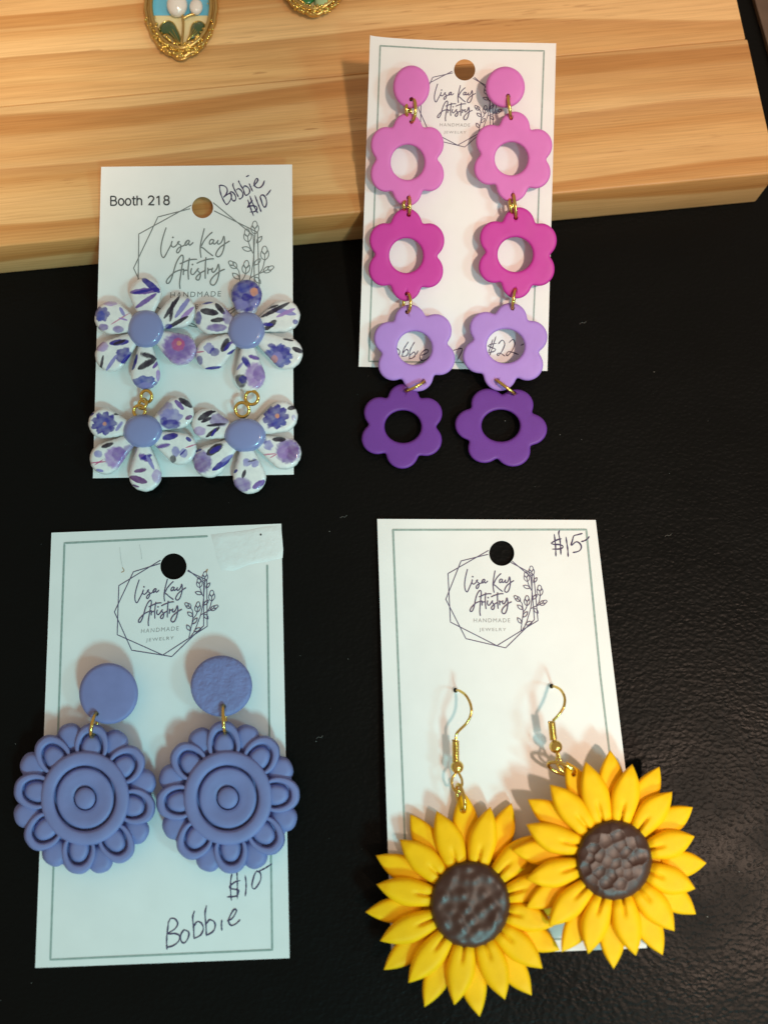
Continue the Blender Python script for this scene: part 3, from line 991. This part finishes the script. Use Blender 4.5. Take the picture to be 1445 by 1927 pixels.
blob(742,1242,64,74,VI,.9); blob(735,1260,40,44,PL,.4); leaf(770,1195,870,1128,58,DK); leaf(790,1185,860,1140,34,IN); leaf(805,1295,935,1208,42,IN); leaf(860,1240,940,1195,26,LA); leaf(700,1175,740,1160,18,IN)

def wob(x, y):
    return (np.sin(x * .13 + 1.3 * np.sin(y * .09)) * np.cos(y * .15 + 1.1 * np.sin(x * .07)) + .25 * np.sin(x * .31 + y * .23) * np.sin(y * .37 - x * .11))

def paint(P):
    """enamel print colour at points P given in print coordinates"""
    x, y = P[:, 0], P[:, 1]
    col = np.tile(np.array([.80, .79, .78]), (len(P), 1))
    wv = wob(x, y)
    wl = wob(x * .55 + 40, y * .55)
    for mo in MOT:
        if mo[0] == 'l':
            _, x0, y0, x1, y1, w, c = mo
            d = np.array([x1 - x0, y1 - y0]); L = np.hypot(*d); d = d / L
            s = ((x - x0) * d[0] + (y - y0) * d[1]) / L
            tq = np.abs(-(x - x0) * d[1] + (y - y0) * d[0])
            half = w / 2.25 * np.sqrt(np.clip(4 * s * (1 - s), 0, 1)) * (1 + .10 * wv)
            a = np.clip((half - tq) / 3.2 + .5, 0, 1) * ((s > 0) & (s < 1))
            a = a * (.95 + .05 * np.clip(wl, -1, 1))
        else:
            _, bx, by, rx, ry, c, al, n = mo
            dx, dy = (x - bx) / rx, (y - by) / ry
            r = np.hypot(dx, dy)
            lim = 1 + .07 * wv
            if n:
                lim = lim * (.80 + .22 * np.abs(np.cos(n * np.arctan2(dy, dx) / 2)))
            soft = .10 if n else .22
            a = np.clip((lim - r) / soft + .3, 0, 1) * al * (.88 + .12 * np.clip(wl, -1, 1))
        a = np.clip(a, 0, 1)[:, None]
        col = col * (1 - a) + np.array(c) * a
    return np.clip(col, 0, 1)

def hull(P):
    P = sorted(map(tuple, P))
    def half(pts):
        h = []
        for p in pts:
            while len(h) > 1 and (h[-1][0] - h[-2][0]) * (p[1] - h[-2][1]) - (h[-1][1] - h[-2][1]) * (p[0] - h[-2][0]) <= 0: h.pop()
            h.append(p)
        return h
    lo, up = half(P), half(P[::-1])
    return np.array(lo[:-1] + up[:-1])

def resample_polar(poly, c, n):
    a = np.linspace(0, 2 * math.pi, n, endpoint=False)
    out = []
    Q = np.concatenate([poly, poly[:1]])
    for t_ in a:
        d = np.array([math.cos(t_), math.sin(t_)])
        best = 0
        for p, q in zip(Q[:-1], Q[1:]):
            e = q - p
            den = d[0] * e[1] - d[1] * e[0]
            if abs(den) < 1e-9: continue
            w = p - c
            u = (w[0] * e[1] - w[1] * e[0]) / den
            v = (w[0] * d[1] - w[1] * d[0]) / den
            if u > 0 and -1e-6 <= v <= 1 + 1e-6: best = max(best, u)
        out.append(c + d * best)
    return np.array(out)

def print_petal(pl, cen, lob, r, h0, h1, parent, hgrad):
    cen, lob = np.array(cen, float), np.array(lob, float)
    base = cen + (lob - cen) * .30
    pts = np.concatenate([ell(*lob, r, r, 60), ell(*base, 38, 38, 24)])
    n = 150
    out = resample_polar(hull(pts), lob, n)
    out += (np.stack([wob(out[:, 0] * .6, out[:, 1] * .6), wob(out[:, 1] * .6, out[:, 0] * .6)], 1)) * 1.6
    R = 42
    V, PX = [], []
    ss = [0.999 - 0.999 * (1 - i / R) ** 1.35 for i in range(R + 1)]       # 0 at centre .. 1 at rim
    ss = np.array(ss); ss[0] = .004; ss[-1] = 1
    hc = lambda P: hgrad(P)
    for s in ss:
        P = lob + (out - lob) * s
        PX.append(P)
        V.append(pl.at(Z5(P), h0 + (h1 - h0) * (1 - s ** 8) ** .5 - .12 * 0 + hc(P)))
    P = lob + (out - lob) * .985
    PX.append(P); V.append(pl.at(Z5(P), h0 - .9 + hc(P)))
    V = np.concatenate(V)
    Fc = rings_faces(R + 2, n) + [tuple(range(n)), tuple((R + 1) * n + i for i in range(n))[::-1]]
    o = mk('petal', V, Fc, M['print'], parent)
    col = paint(np.concatenate(PX))
    col[-n:] = (.8, .79, .78)
    col[-2 * n:-n] = col[-2 * n:-n] * .3 + np.array([.8, .79, .78]) * .7
    at_ = o.data.color_attributes.new('print', 'FLOAT_COLOR', 'POINT')
    at_.data.foreach_set('color', np.c_[col, np.ones(len(col))].astype(np.float32).ravel())
    return o

FLO = {'UL': ((385, 400), 115, 121, [((385, 178), 102), ((598, 292), 103), ((606, 530), 101), ((385, 688), 95), ((168, 568), 103), ((168, 330), 106)]),
       'UR': ((1020, 410), 118, 119, [((1022, 186), 99), ((1258, 318), 103), ((1276, 555), 102), ((1045, 702), 97), ((803, 560), 103), ((798, 330), 104)]),
       'LL': ((366, 1046), 124, 106, [((590, 930), 101), ((120, 996), 97), ((132, 1220), 101), ((383, 1325), 104), ((606, 1158), 103)]),
       'LR': ((1013, 1072), 131, 107, [((775, 1000), 99), ((1246, 955), 100), ((1264, 1186), 104), ((1041, 1338), 105), ((788, 1238), 103)])}

def ring_flat(name, pl, c, r, h, parent, wr=.34, tilt=(0, 0), ry=None):
    C = pl.at([c], h)[0]
    X = pl.at([(c[0] + 10, c[1])], h)[0] - C; X /= np.linalg.norm(X)
    Y = np.cross(pl.n, X)
    e1 = X + pl.n * tilt[0]; e2 = Y + pl.n * tilt[1]
    s = np.linalg.norm(pl.at([(c[0] + r, c[1])], h)[0] - C)
    s2 = s if ry is None else s * ry / r
    a = np.linspace(0, 2 * math.pi, 32, endpoint=False)
    return wire(name, C + s * np.cos(a)[:, None] * e1 + s2 * np.sin(a)[:, None] * e2, wr, M['gold'], parent, True, 9)

def floral_earring(up, lo, rings, label):
    cU = FLO[up][0]
    root = thing('floral_earring', PTL.at(Z5([cU]))[0], label, 'earring', 'floral enamel flower earrings')
    for key in (up, lo):
        cen, rx, ry, pets = FLO[key]
        hb = 2.2 if key == up else 2.0
        flat = (lambda P: np.zeros(len(P))) if key == up else (lambda P, c=cen: np.zeros(len(P)))
        for i, (lb, r) in enumerate(pets):
            print_petal(PTL, cen, lb, r, hb + .06 * i, hb + 1.5 + .06 * i, root, flat)
        slab('flower_centre', PTL, Z5(ell(cen[0], cen[1], rx, ry, 72)), hb + .5, hb + 2.7, 13, M['enamel'], root, None, dome=.22)
        wire('post', [PTL.at(Z5([cen]), -2)[0], PTL.at(Z5([cen]), hb + .6)[0]], .4, M['gold'], root)
    for (x, y, r, h, tl) in rings:
        ring_flat('jump_ring', PTL, (x, y), r, h + .8, root, .37, tl)
    return root
floral_earring('UL', 'LL', [(276, 746, 11, 2.2, (.3, .2)), (269, 760, 9.5, 2.6, (.9, -.6)), (263, 774, 11, 2.0, (.1, .1))],
               'left blue floral enamel double flower earring, one petal purple with a pink spot')
floral_earring('UR', 'LR', [(474, 748.5, 12.5, 2.2, (.2, .1)), (456, 771, 13, 2.2, (.1, .3))],
               'right blue floral enamel double flower earring, solid indigo petal on top')

# ------------------------------------------------------------------ periwinkle earrings (bottom left card)
PBL = Plane(CARD['BL'].pl.p0, CARD['BL'].pl.n)
Z2 = lambda P: np.array(P, float) / 2.535 + np.array([20, 1320])

def lathe(name, pl, c, prof, mat, parent, zf, ky=1.0, n=96):
    V = []
    for r, h in prof:
        V.append(pl.at(zf(ell(c[0], c[1], r, r * ky, n)), h))
    V = np.concatenate(V)
    Fc = rings_faces(len(prof), n)
    Fc.append(tuple(range(n))); Fc.append(tuple((len(prof) - 1) * n + i for i in range(n)))
    return mk(name, V, Fc, mat, parent)

def rounded(r0, r1, h0, h1, bev, n=6):
    """ring profile between two radii with rounded shoulders"""
    p = [(r0, h0)]
    for k in range(n + 1):
        a = k / n * math.pi / 2
        p.append((r0 + bev * (1 - math.cos(a)), h1 - bev * .045 + bev * .045 * math.sin(a)))
    mid = (r0 + r1) / 2
    p.append((mid, h1 + .12))
    for k in range(n + 1):
        a = (1 - k / n) * math.pi / 2
        p.append((r1 - bev * (1 - math.cos(a)), h1 - bev * .045 + bev * .045 * math.sin(a)))
    p.append((r1, h0))
    return p

def pillow(name, pl, out, c, h0, h1, mat, parent, zf, p=3.0, R=9):
    """soft rounded clay piece"""
    out = np.asarray(out, float); c = np.asarray(c, float)
    n = len(out)
    V = [pl.at(zf(c + (out - c) * .97), h0)]
    for i in range(R):
        s = 1 - (i / R) ** 1.6
        V.append(pl.at(zf(c + (out - c) * s), h0 + (h1 - h0) * max(0, 1 - s ** p) ** .5 + .12))
    V = np.concatenate(V)
    Fc = rings_faces(R + 1, n) + [tuple(range(n))[::-1], tuple(R * n + i for i in range(n))]
    return mk(name, V, Fc, mat, parent)

def petal_outline(c, ang, r0, rt, hw, ky, n=48, sharp=.62, xs=1.0):
    """rounded arch: base at radius r0, tip at rt, half width hw"""
    t_ = np.linspace(0, 2 * math.pi, n, endpoint=False)
    u = np.cos(t_)                      # -1 base .. 1 tip
    v = np.sin(t_)
    rad = (r0 + rt) / 2 + (rt - r0) / 2 * u
    wid = hw * np.sign(v) * np.abs(v) ** .8 * (1 - .16 * (u + 1) * sharp)
    d = np.array([math.cos(ang), -math.sin(ang) * ky]); s = np.array([-math.sin(ang), -math.cos(ang) * ky])
    return np.array(c) + rad[:, None] * d + wid[:, None] * s

def band_loop(name, pl, outer, inner, h0, h1, mat, parent, zf):
    n = len(outer)
    K = 9
    V = [pl.at(zf(outer), h0)]
    for k in range(K + 1):
        s = k / K
        V.append(pl.at(zf(outer + (inner - outer) * s), h0 + .35 + (h1 - h0 - .35) * (1 - abs(2 * s - 1) ** 4.5) ** .5))
    V.append(pl.at(zf(inner), h0))
    V = np.concatenate(V)
    m_ = K + 3
    Fc = rings_faces(m_, n) + [((m_ - 1) * n + i, (m_ - 1) * n + (i + 1) % n, (i + 1) % n, i) for i in range(n)]
    return mk(name, V, Fc, mat, parent)

def burst_earring(c, stud, rot, sx, ringtop, ringbot, label, rough, side):
    c = np.array(c, float)
    cpx = Z2([c])[0]
    root = thing('blue_burst_earring', PBL.at([cpx])[0], label, 'earring', 'periwinkle round burst earrings')
    ky = 1.065
    m = M['blue_clay']
    slab('stud_disc', PBL, ell(*stud, 80), 2.6, 5.2, 8, M['blue_rough'] if rough else m, root, None, [ringtop], 4.2, dome=.15)
    wire('post', [PBL.at([stud[:2]], -.4)[0], PBL.at([stud[:2]], 3.0)[0]], .4, M['gold'], root)
    b0 = 2.2
    lathe('backing', PBL, c, [(0.5, b0), (322 * sx, b0), (322 * sx, b0 + .9), (300 * sx, b0 + 1.3), (0.5, b0 + 1.3)], m, root, Z2, ky)
    rr = lambda a: math.radians(a)
    for i in range(8):
        a = rr(rot + 45 * i)
        ab = a + rr(22.5)
        j = rng.normal(0, 3)
        d = np.array([math.cos(ab), -math.sin(ab) * ky])
        bc = c + d * (305 + j) * sx
        pillow('bump', PBL, petal_outline(c, ab, 215 * sx, (353 + j) * sx, 66 * sx, ky, sharp=.1), bc, b0 + .1, b0 + 2.15, m, root, Z2, 4.0)
    for i in range(8):
        a = rr(rot + 45 * i + rng.normal(0, 1.0))
        j = rng.normal(0, 3)
        o_ = petal_outline(c, a, 170 * sx, (350 + j) * sx, 94 * sx, ky)
        i_ = petal_outline(c, a, 175 * sx, (304 + j) * sx, 61 * sx, ky)
        pt_ = band_loop('petal', PBL, o_, i_, b0 + .3, b0 + 2.9, m, root, Z2)
        k_ = petal_outline(c, a, 175 * sx, (301 + j) * sx, 59 * sx, ky)
        d = np.array([math.cos(a), -math.sin(a) * ky])
        pillow('petal_core', PBL, k_, c + d * 238 * sx, b0 + .3, b0 + 2.8, m, pt_, Z2, 5)
        if i == side:
            bore(pt_, PBL, ringbot, 4.0, -1, 10)
    lathe('outer_ring', PBL, c, rounded(150 * sx, 216 * sx, b0 + .6, b0 + 3.6, 20), m, root, Z2, ky)
    lathe('dish', PBL, c, [(55 * sx, b0 + .6), (55 * sx, b0 + 2.5), (59 * sx, b0 + 2.7), (75 * sx, b0 + 2.75), (100 * sx, b0 + 3.0), (124 * sx, b0 + 3.1), (134 * sx, b0 + 3.0), (140 * sx, b0 + 2.6), (141 * sx, b0 + .6)], m, root, Z2, ky)
    lathe('button', PBL, c, [(50 * sx, b0 + .6), (50 * sx, b0 + 2.85), (47 * sx, b0 + 3.25), (38 * sx, b0 + 3.5), (22 * sx, b0 + 3.65), (.5, b0 + 3.7)], m, root, Z2, ky)
    # groove round the button
    link('jump_ring', PBL, ringtop, ringbot, 5.0, M['gold'], root, wr=.36, depth=2.0, side=.08)
    return root
burst_earring((357, 462), (205, 1305, 55.5, 57.5), 82, .978, (182, 1343), (174, 1385), 'periwinkle blue round burst earring hanging at left under a smooth stud', False, 0)
burst_earring((1037, 460), (417, 1291, 58, 57.5), 4, .978, (421, 1329), (424, 1378), 'periwinkle blue round burst earring hanging at right under a pebbly textured stud', True, 2)

# ------------------------------------------------------------------ sunflower earrings (bottom right card)
PBR = Plane(CARD['BR'].pl.p0, CARD['BR'].pl.n)
Z4 = lambda P: np.array(P, float) / 2.157 + np.array([670, 1270])

def sun_petal(name, cen, tip, r0, hw, h0, h1, mat, parent, hf, groove, droop, seed):
    rs = np.random.default_rng(seed)
    cen, tip = np.array(cen, float), np.array(tip, float)
    d = tip - cen
    L = np.linalg.norm(d); d /= L
    s = np.array([-d[1], d[0]])
    ns, nt = 20, 22
    bend = rs.normal(0, 5)
    P, Hh = [], []
    for i in range(ns + 1):
        u = i / ns
        r = r0 + (L - r0) * u
        # width: narrow at the disc, full past the middle, pointed tip
        w = hw * (.60 + .40 * math.sin(min(1, u / .5) * math.pi / 2)) * (1 - max(0, (u - .46) / .54) ** 1.9)
        w = max(w, .4)
        for k in range(nt + 1):
            v = -1 + 2 * k / nt
            vv = math.copysign(abs(v) ** .8, v)
            P.append(cen + d * r + s * (w * vv + bend * math.sin(u * 3)))
            e = max(0, 1 - abs(vv) ** 4.6) ** .52
            tipf = min(1, (1 - u) * 5) ** .5
            bf = min(1, .35 + u * 3.5)
            g = groove * math.exp(-(vv / .12) ** 2) * max(0, 1 - (u / .37)) ** .4
            Hh.append(h0 + (h1 - h0) * e * (.35 + .65 * tipf) * bf - g - droop * u * u)
    P, Hh = np.array(P), np.array(Hh)
    top = PBR.at(Z4(P), Hh + hf(P))
    m_ = nt + 1
    V = list(top)
    Fc = [(i * m_ + k, i * m_ + k + 1, (i + 1) * m_ + k + 1, (i + 1) * m_ + k) for i in range(ns) for k in range(nt)]
    rim = [i * m_ for i in range(ns + 1)] + [ns * m_ + k for k in range(1, m_)] + [i * m_ + nt for i in range(ns - 1, -1, -1)] + [k for k in range(nt - 1, 0, -1)]
    RP = P[rim]
    low = PBR.at(Z4(cen + (RP - cen) * .996), h0 - .9 - droop * np.clip((np.linalg.norm(RP - cen, axis=1) - r0) / (L - r0), 0, 1) ** 2 + hf(RP))
    b = len(V)
    V += list(low)
    nr = len(rim)
    for i in range(nr):
        j = (i + 1) % nr
        Fc.append((rim[i], rim[j], b + j, b + i))
    Fc.append(tuple(b + i for i in range(nr)))
    return mk(name, np.array(V), Fc, mat, parent)

def seed_disc(cen, rx, ry, h0, h1, parent, hf, seed, lumpy):
    rs = np.random.default_rng(seed)
    pts = []
    while len(pts) < 44:
        p = rs.uniform(-1, 1, 2)
        if np.hypot(*p) < 1.0 and all(np.hypot(*(p - q)) > .195 for q in pts): pts.append(p)
        elif rs.random() < .002: pts.append(p * .6)
    pts = np.array(pts)
    dep = rs.uniform(.35, 1.0, len(pts))
    R, n = 58, 150
    V = []
    a = np.linspace(0, 2 * math.pi, n, endpoint=False)
    P0 = ell(cen[0], cen[1], rx, ry, n)
    V.append(PBR.at(Z4(P0), h0 + hf(P0)))
    for i in range(R):
        s = 1 - i / R
        q = np.stack([np.cos(a) * s, np.sin(a) * s], 1)
        d = np.linalg.norm(q[:, None] - pts[None], axis=2)
        k = np.argmin(d, axis=1)
        f = d[np.arange(n), k]
        scoop = dep[k] * np.clip(1 - (f / .24) ** 2, -.15, 1)
        dome = (1 - s ** 11) ** .5
        inner = np.clip((1 - s) / .06, 0, 1)
        if lumpy:
            scoop = -(dep[:, None] * np.exp(-(d.T / .125) ** 2)).sum(0) * .9 + .3
        h = h0 + .5 + (h1 - h0 - .5) * dome - .62 * scoop * inner + .08 * rs.normal(0, .02)
        P = np.array(cen) + q * np.array([rx, ry])
        V.append(PBR.at(Z4(P), h + hf(P)))
    V = np.concatenate(V)
    Fc = rings_faces(R + 1, n) + [tuple(range(n))[::-1], tuple(R * n + i for i in range(n))]
    return mk('seed_disc', V, Fc, M['brown'], parent)

def sunflower(cen, fronts, backs, disc, hb, hf, holetip, label, seed):
    root = thing('sunflower_earring', PBR.at(Z4([cen]))[0], label, 'earring', 'sunflower drop earrings')
    cen = np.array(cen, float)
    e = ell(cen[0], cen[1], 215, 235, 72)
    slab('backing', PBR, Z4(e), hb, hb + .8, 4, M['yellow'], root, hfun=lambda p: hf((p - np.array([670, 1270])) * 2.157))
    k = 0
    for tp_ in backs:
        k += 1
        o = sun_petal('back_petal', cen, tp_, 190, 55, hb + .4, hb + 1.7, M['yellow'], root, hf, 0, .2, seed + k)
        if holetip and tuple(tp_) == tuple(holetip[0]):
            bore(o, PBR, holetip[1], 4.2, -2, 14)
    for tp_ in fronts:
        k += 1
        sun_petal('petal', cen, tp_, 138, 60, hb + 1.9, hb + 3.9, M['yellow'], root, hf, 1.5, .35, seed + k)
    seed_disc(disc[0], disc[1], disc[2], hb + 1.6, hb + 4.8, root, hf, seed, seed < 200)
    return root

def coil(pa, pb, ha, hb_, rad, turns, wr, root):
    A = PBR.at([pa], ha)[0]; B = PBR.at([pb], hb_)[0]
    d = B - A; L = np.linalg.norm(d); d /= L
    u = np.cross(d, PBR.n); u /= np.linalg.norm(u); w = np.cross(d, u)
    t_ = np.linspace(0, 1, turns * 14)
    pts = A + (t_ * L)[:, None] * d + rad * (np.cos(t_ * turns * 2 * math.pi)[:, None] * u + np.sin(t_ * turns * 2 * math.pi)[:, None] * w)
    return wire('wire_coil', pts, wr, M['gold'], root, n=7)

def hook(root, path, org, scl, hs, ca, cb, ch, bead, br, loop, lh, jr):
    org = np.array(org)
    P = smooth_path(np.array(path, float) / scl + org, 8)
    H_ = np.interp(np.linspace(0, 1, len(P)), np.linspace(0, 1, len(hs)), hs)
    wire('ear_wire', PBR.at(P, H_), .29, M['gold'], root)
    A, B = np.array(ca) / scl + org, np.array(cb) / scl + org
    coil(A, B, ch[0], ch[1], .56, 8, .24, root)
    V, Fc = [], []
    ball(V, Fc, PBR.at([np.array(bead) / scl + org], ch[1])[0], br, 20, 14)
    mk('bead', V, Fc, M['gold'], root)
    Lp = smooth_path(np.array(loop, float) / scl + org, 6)
    wire('wire_loop', PBR.at(Lp, np.interp(np.linspace(0, 1, len(Lp)), np.linspace(0, 1, len(lh)), lh)), .27, M['gold'], root)
    (a, b_, half, hh) = jr
    a, b_ = np.array(a) / scl + org, np.array(b_) / scl + org
    A, B = PBR.at([a, b_], hh)
    c = (A + B) / 2; e1 = (B - A) / 2; Ln = np.linalg.norm(e1)
    sdv = np.cross(PBR.n, e1 / Ln)
    e2 = sdv * half + PBR.n * math.sqrt(max(.01, (Ln * .8) ** 2 - half ** 2)) * .75
    t_ = np.linspace(0, 2 * math.pi, 40, endpoint=False)
    wire('jump_ring', c + np.cos(t_)[:, None] * e1 + np.sin(t_)[:, None] * e2, .36, M['gold'], root, True, 9)
    # pierced hole where the wire enters the card
    return P[0]

C1 = (462, 930)
F1 = [(325,553),(545,535),(176,668),(83,850),(97,1080),(212,1250),(398,1340),(603,1318),(755,1192),(800,1022),(845,835),(742,645)]
B1 = [(220,565),(432,470),(630,520),(80,733),(38,963),(113,1198),(278,1348),(503,1387),(712,1300),(826,1118),(880,930),(800,700)]
s1 = sunflower(C1, F1, B1, ((462, 931), 164, 180), .9, lambda P: np.zeros(len(P)), ((432,470), (871, 1525)),
               'sunflower earring with yellow petals, lower left one lying partly under its neighbour', 100)
C2 = (1045, 748)
F2 = [(930,352),(1120,362),(785,445),(690,605),(690,828),(782,1020),(942,1133),(1135,1140),(1290,1040),(1375,868),(1372,655),(1282,475)]
B2 = [(852,352),(1030,305),(1230,373),(1365,538),(1420,763),(1377,972),(1243,1137),(1045,1193),(832,1125),(690,945),(633,712),(695,505)]
s2 = sunflower(C2, F2, B2, ((1046, 752), 155, 165), 3.6, lambda P: np.clip((C2[0] - P[:, 0]) / 400, -1, 1) * 1.3, ((852,352), (1078.5, 1457)),
               'sunflower earring with golden petals, right one overlapping the petals of its neighbour', 300)
p1 = hook(s1, [(262,205),(320,215),(400,275),(455,370),(476,470),(460,560),(410,650),(330,730),(285,780),(270,830),(266,885)], (820, 1270), 7.137,
          [-.6, 2, 4, 5.2, 5.8, 5.6, 5.2, 4.6, 4.2, 3.9, 3.8], (265, 882), (265, 1150), (3.8, 3.4), (286, 1235), 1.32,
          [(280,1300),(228,1375),(214,1450),(240,1535),(290,1570),(345,1500),(348,1410),(300,1305)], [3.4, 3.4, 3.2, 3.2, 3.6, 3.8, 3.6, 3.4], ((300, 1470), (365, 1845), .55, 3.0))
p2 = hook(s2, [(342,192),(420,210),(500,260),(555,350),(572,450),(550,560),(490,660),(420,740),(365,795)], (1000, 1270), 9.18,
          [-.6, 2, 4, 5.4, 6.2, 6.4, 6.2, 5.8, 5.5], (343, 812), (375, 1112), (5.4, 5.0), (415, 1240), 1.32,
          [(425,1320),(440,1420),(425,1500),(470,1600),(545,1670),(560,1600),(500,1480),(445,1320)], [5, 5.2, 5.6, 5.6, 5.4, 4.6, 4.6, 5], ((290, 1535), (738, 1705), .9, 5.2))
for q in (p1, p2):
    rim = ell(q[0], q[1], 4.2, 4.2, 16)
    V = PBR.at(rim, CARD['BR'].pl.disp(rim) + .05)
    mk('pin_hole_shade', V, [tuple(range(16))], M['dark'], CARD['BR'].root, False)  # flat dark disc on the card, painted as the shade inside the hole
    V, Fc = [], []
    rp = ell(q[0], q[1], 5.6, 5.6, 24)
    tube(V, Fc, PBR.at(rp, CARD['BR'].pl.disp(rp)), .14, 6, True)
    mk('pierced_rim', V, Fc, M['card'], CARD['BR'].root)

# ------------------------------------------------------------------ oval pendants on the board
ZG = lambda P: np.array(P, float) / 8.257 + np.array([255, 0])
def pendant(cx, cy, rx, ry, ix, iy, label, lower):
    root = thing('oval_pendant', BOARD.at([(cx, cy)])[0], label, 'pendant', 'gold framed oval pendants')
    n = 120
    a = np.linspace(0, 2 * math.pi, n, endpoint=False)
    tipf = 1 + .055 * np.exp(-((a - math.pi / 2) / .13) ** 2)
    out = np.stack([cx + rx * np.cos(a) * tipf, cy + ry * np.sin(a) * tipf], 1)
    out += .9 * np.sin(a * 23)[:, None] * np.stack([np.cos(a), np.sin(a)], 1)
    inn = np.stack([cx + ix * np.cos(a), cy + iy * np.sin(a)], 1)
    slab('frame', BOARD, out, .15, 1.7, 5, M['gold_old'], root, inn)
    mid = lambda f: out + (inn - out) * f
    for f, h, r in ((.25, 1.75, .42), (.78, 1.9, .45)):
        wire('rim_wire', BOARD.at(mid(f), h + .08 * np.sin(a * 60)), r * (1 + .18 * np.sin(a * 60)), M['gold_old'], root, True, 8)
    V, Fc = [], []
    rs = np.random.default_rng(5)
    for i in range(230):
        an = rs.normal(math.pi / 2, .62)
        f = rs.uniform(.05, 1.12)
        p = np.array([cx + (rx + (ix - rx) * f) * math.cos(an), cy + (ry + (iy - ry) * f) * math.sin(an)])
        ball(V, Fc, BOARD.at([p], 1.7 + rs.uniform(0, .5))[0], rs.uniform(.16, .42), 7, 5)
    tag(mk('granules', V, Fc, M['gold'], root), kind='stuff')
    return root, inn

p1r, inn = pendant(341, 10, 70.5, 100, 52.5, 74, 'gold framed oval pendant with two pearls and green leaves on the wooden board', None)
half = np.array(inn)
bk = slab('enamel_plate', BOARD, offset(half, 1.0), .2, .8, 2, M['cream_enamel'], p1r)
sk = half[half[:, 1] < 32]
sk = np.array([p for p in half if p[1] <= 31])
skc = np.concatenate([sk])
order = np.argsort(np.arctan2(skc[:, 1] - (-20), skc[:, 0] - 341))
skc = skc[order]
V = BOARD.at(skc, .86)
mk('sky_inlay', V, [tuple(range(len(V)))], M['sky_enamel'], p1r, False)
for (cx, cy, rx, ry, h) in ((333.7, 10, 19.5, 23.5, 2.0), (369.5, 13, 12.5, 16, 1.8)):
    V, Fc = [], []
    c = BOARD.at([(cx, cy)], h)[0]
    k = np.linalg.norm(BOARD.at([(cx + rx, cy)], h)[0] - c)
    ball(V, Fc, c, k, 26, 18, (1, ry / rx, .75))
    mk('pearl', V, Fc, M['pearl'], p1r)
for pts in ([(700,690),(620,640),(520,545),(400,525),(370,480),(390,400),(450,345),(530,328),(600,370),(650,460),(700,580)],
            [(800,640),(845,540),(870,420),(920,350),(1000,332),(1065,365),(1080,410),(1040,510),(940,600)]):
    q = ZG(smooth_path(pts + pts[:1], 5)[:-1])
    c = q.mean(0)
    lf = pillow('enamel_leaf', BOARD, q, c, .9, 1.9, M['leaf_enamel'], p1r, lambda p: p, 2.4)
    wire('leaf_edge', BOARD.at(q, 1.05), .16, M['gold'], lf, True, 6)
    base = q[0]
    V, Fc = [], []
    for f in (.3, .5, .7):
        e = q[int(len(q) * f)]
        pp = base + (base * 0 + (c * .5 + e * .5 - base)) * np.linspace(.05, 1, 10)[:, None]
        tube(V, Fc, BOARD.at(pp, 1.75 + .25 * np.sin(np.linspace(0, 3, 10))), .08, 5)
    mk('leaf_vein', V, Fc, M['gold'], lf)
for pts in ([(735,230),(745,330),(745,450),(735,560),(715,690)], [(745,290),(800,255),(870,225),(930,215)]):
    wire('stem', BOARD.at(ZG(smooth_path(pts, 6)), 1.6), .3, M['gold_old'], p1r)

p2r, inn = pendant(591, -50, 67, 80, 50, 62, 'gold framed oval pendant with green leaves cut by the top of the picture', None)
slab('enamel_plate', BOARD, offset(np.array(inn), 1.0), .2, .8, 2, M['cream_enamel'], p2r)
pillow('enamel_leaf', BOARD, ell(577, -12, 19, 24, 40, .3), (577, -12), .8, 2.0, M['emerald'], p2r, lambda p: p)
pillow('jade_drop', BOARD, ell(609, -6, 15, 26, 40, .45), (609, -6), .8, 2.4, M['jade'], p2r, lambda p: p)

# ------------------------------------------------------------------ dust on the leather
V, Fc = [], []
rs = np.random.default_rng(3)
spots = [(673, 742), (1053, 818), (1094, 827), (950, 792), (1330, 1725), (60, 1850), (595, 1395), (1390, 1640), (1230, 700), (620, 1000), (30, 1400), (655, 1240)]
for i in range(38):
    spots.append((rs.uniform(0, 1445), rs.uniform(500, 1920)))
for i, q in enumerate(spots):
    r = rs.uniform(.05, .12) if i < 12 else rs.uniform(.02, .05)
    ball(V, Fc, TABLE.at([q], r * .7)[0], r, 6, 4, (1 + rs.uniform(0, 1), 1, .6))
for q in ((1090, 610), (595, 1390), (640, 975), (1250, 1010)):
    p = np.array(q) + smooth_path([(0, 0), (4, -3), (9, -2), (13, -6)], 4)
    tube(V, Fc, TABLE.at(p, .1), .03, 4)
tag(mk('dust', V, Fc, M['dust']), 'pale dust specks scattered over the black leather', 'dust', None, 'stuff')
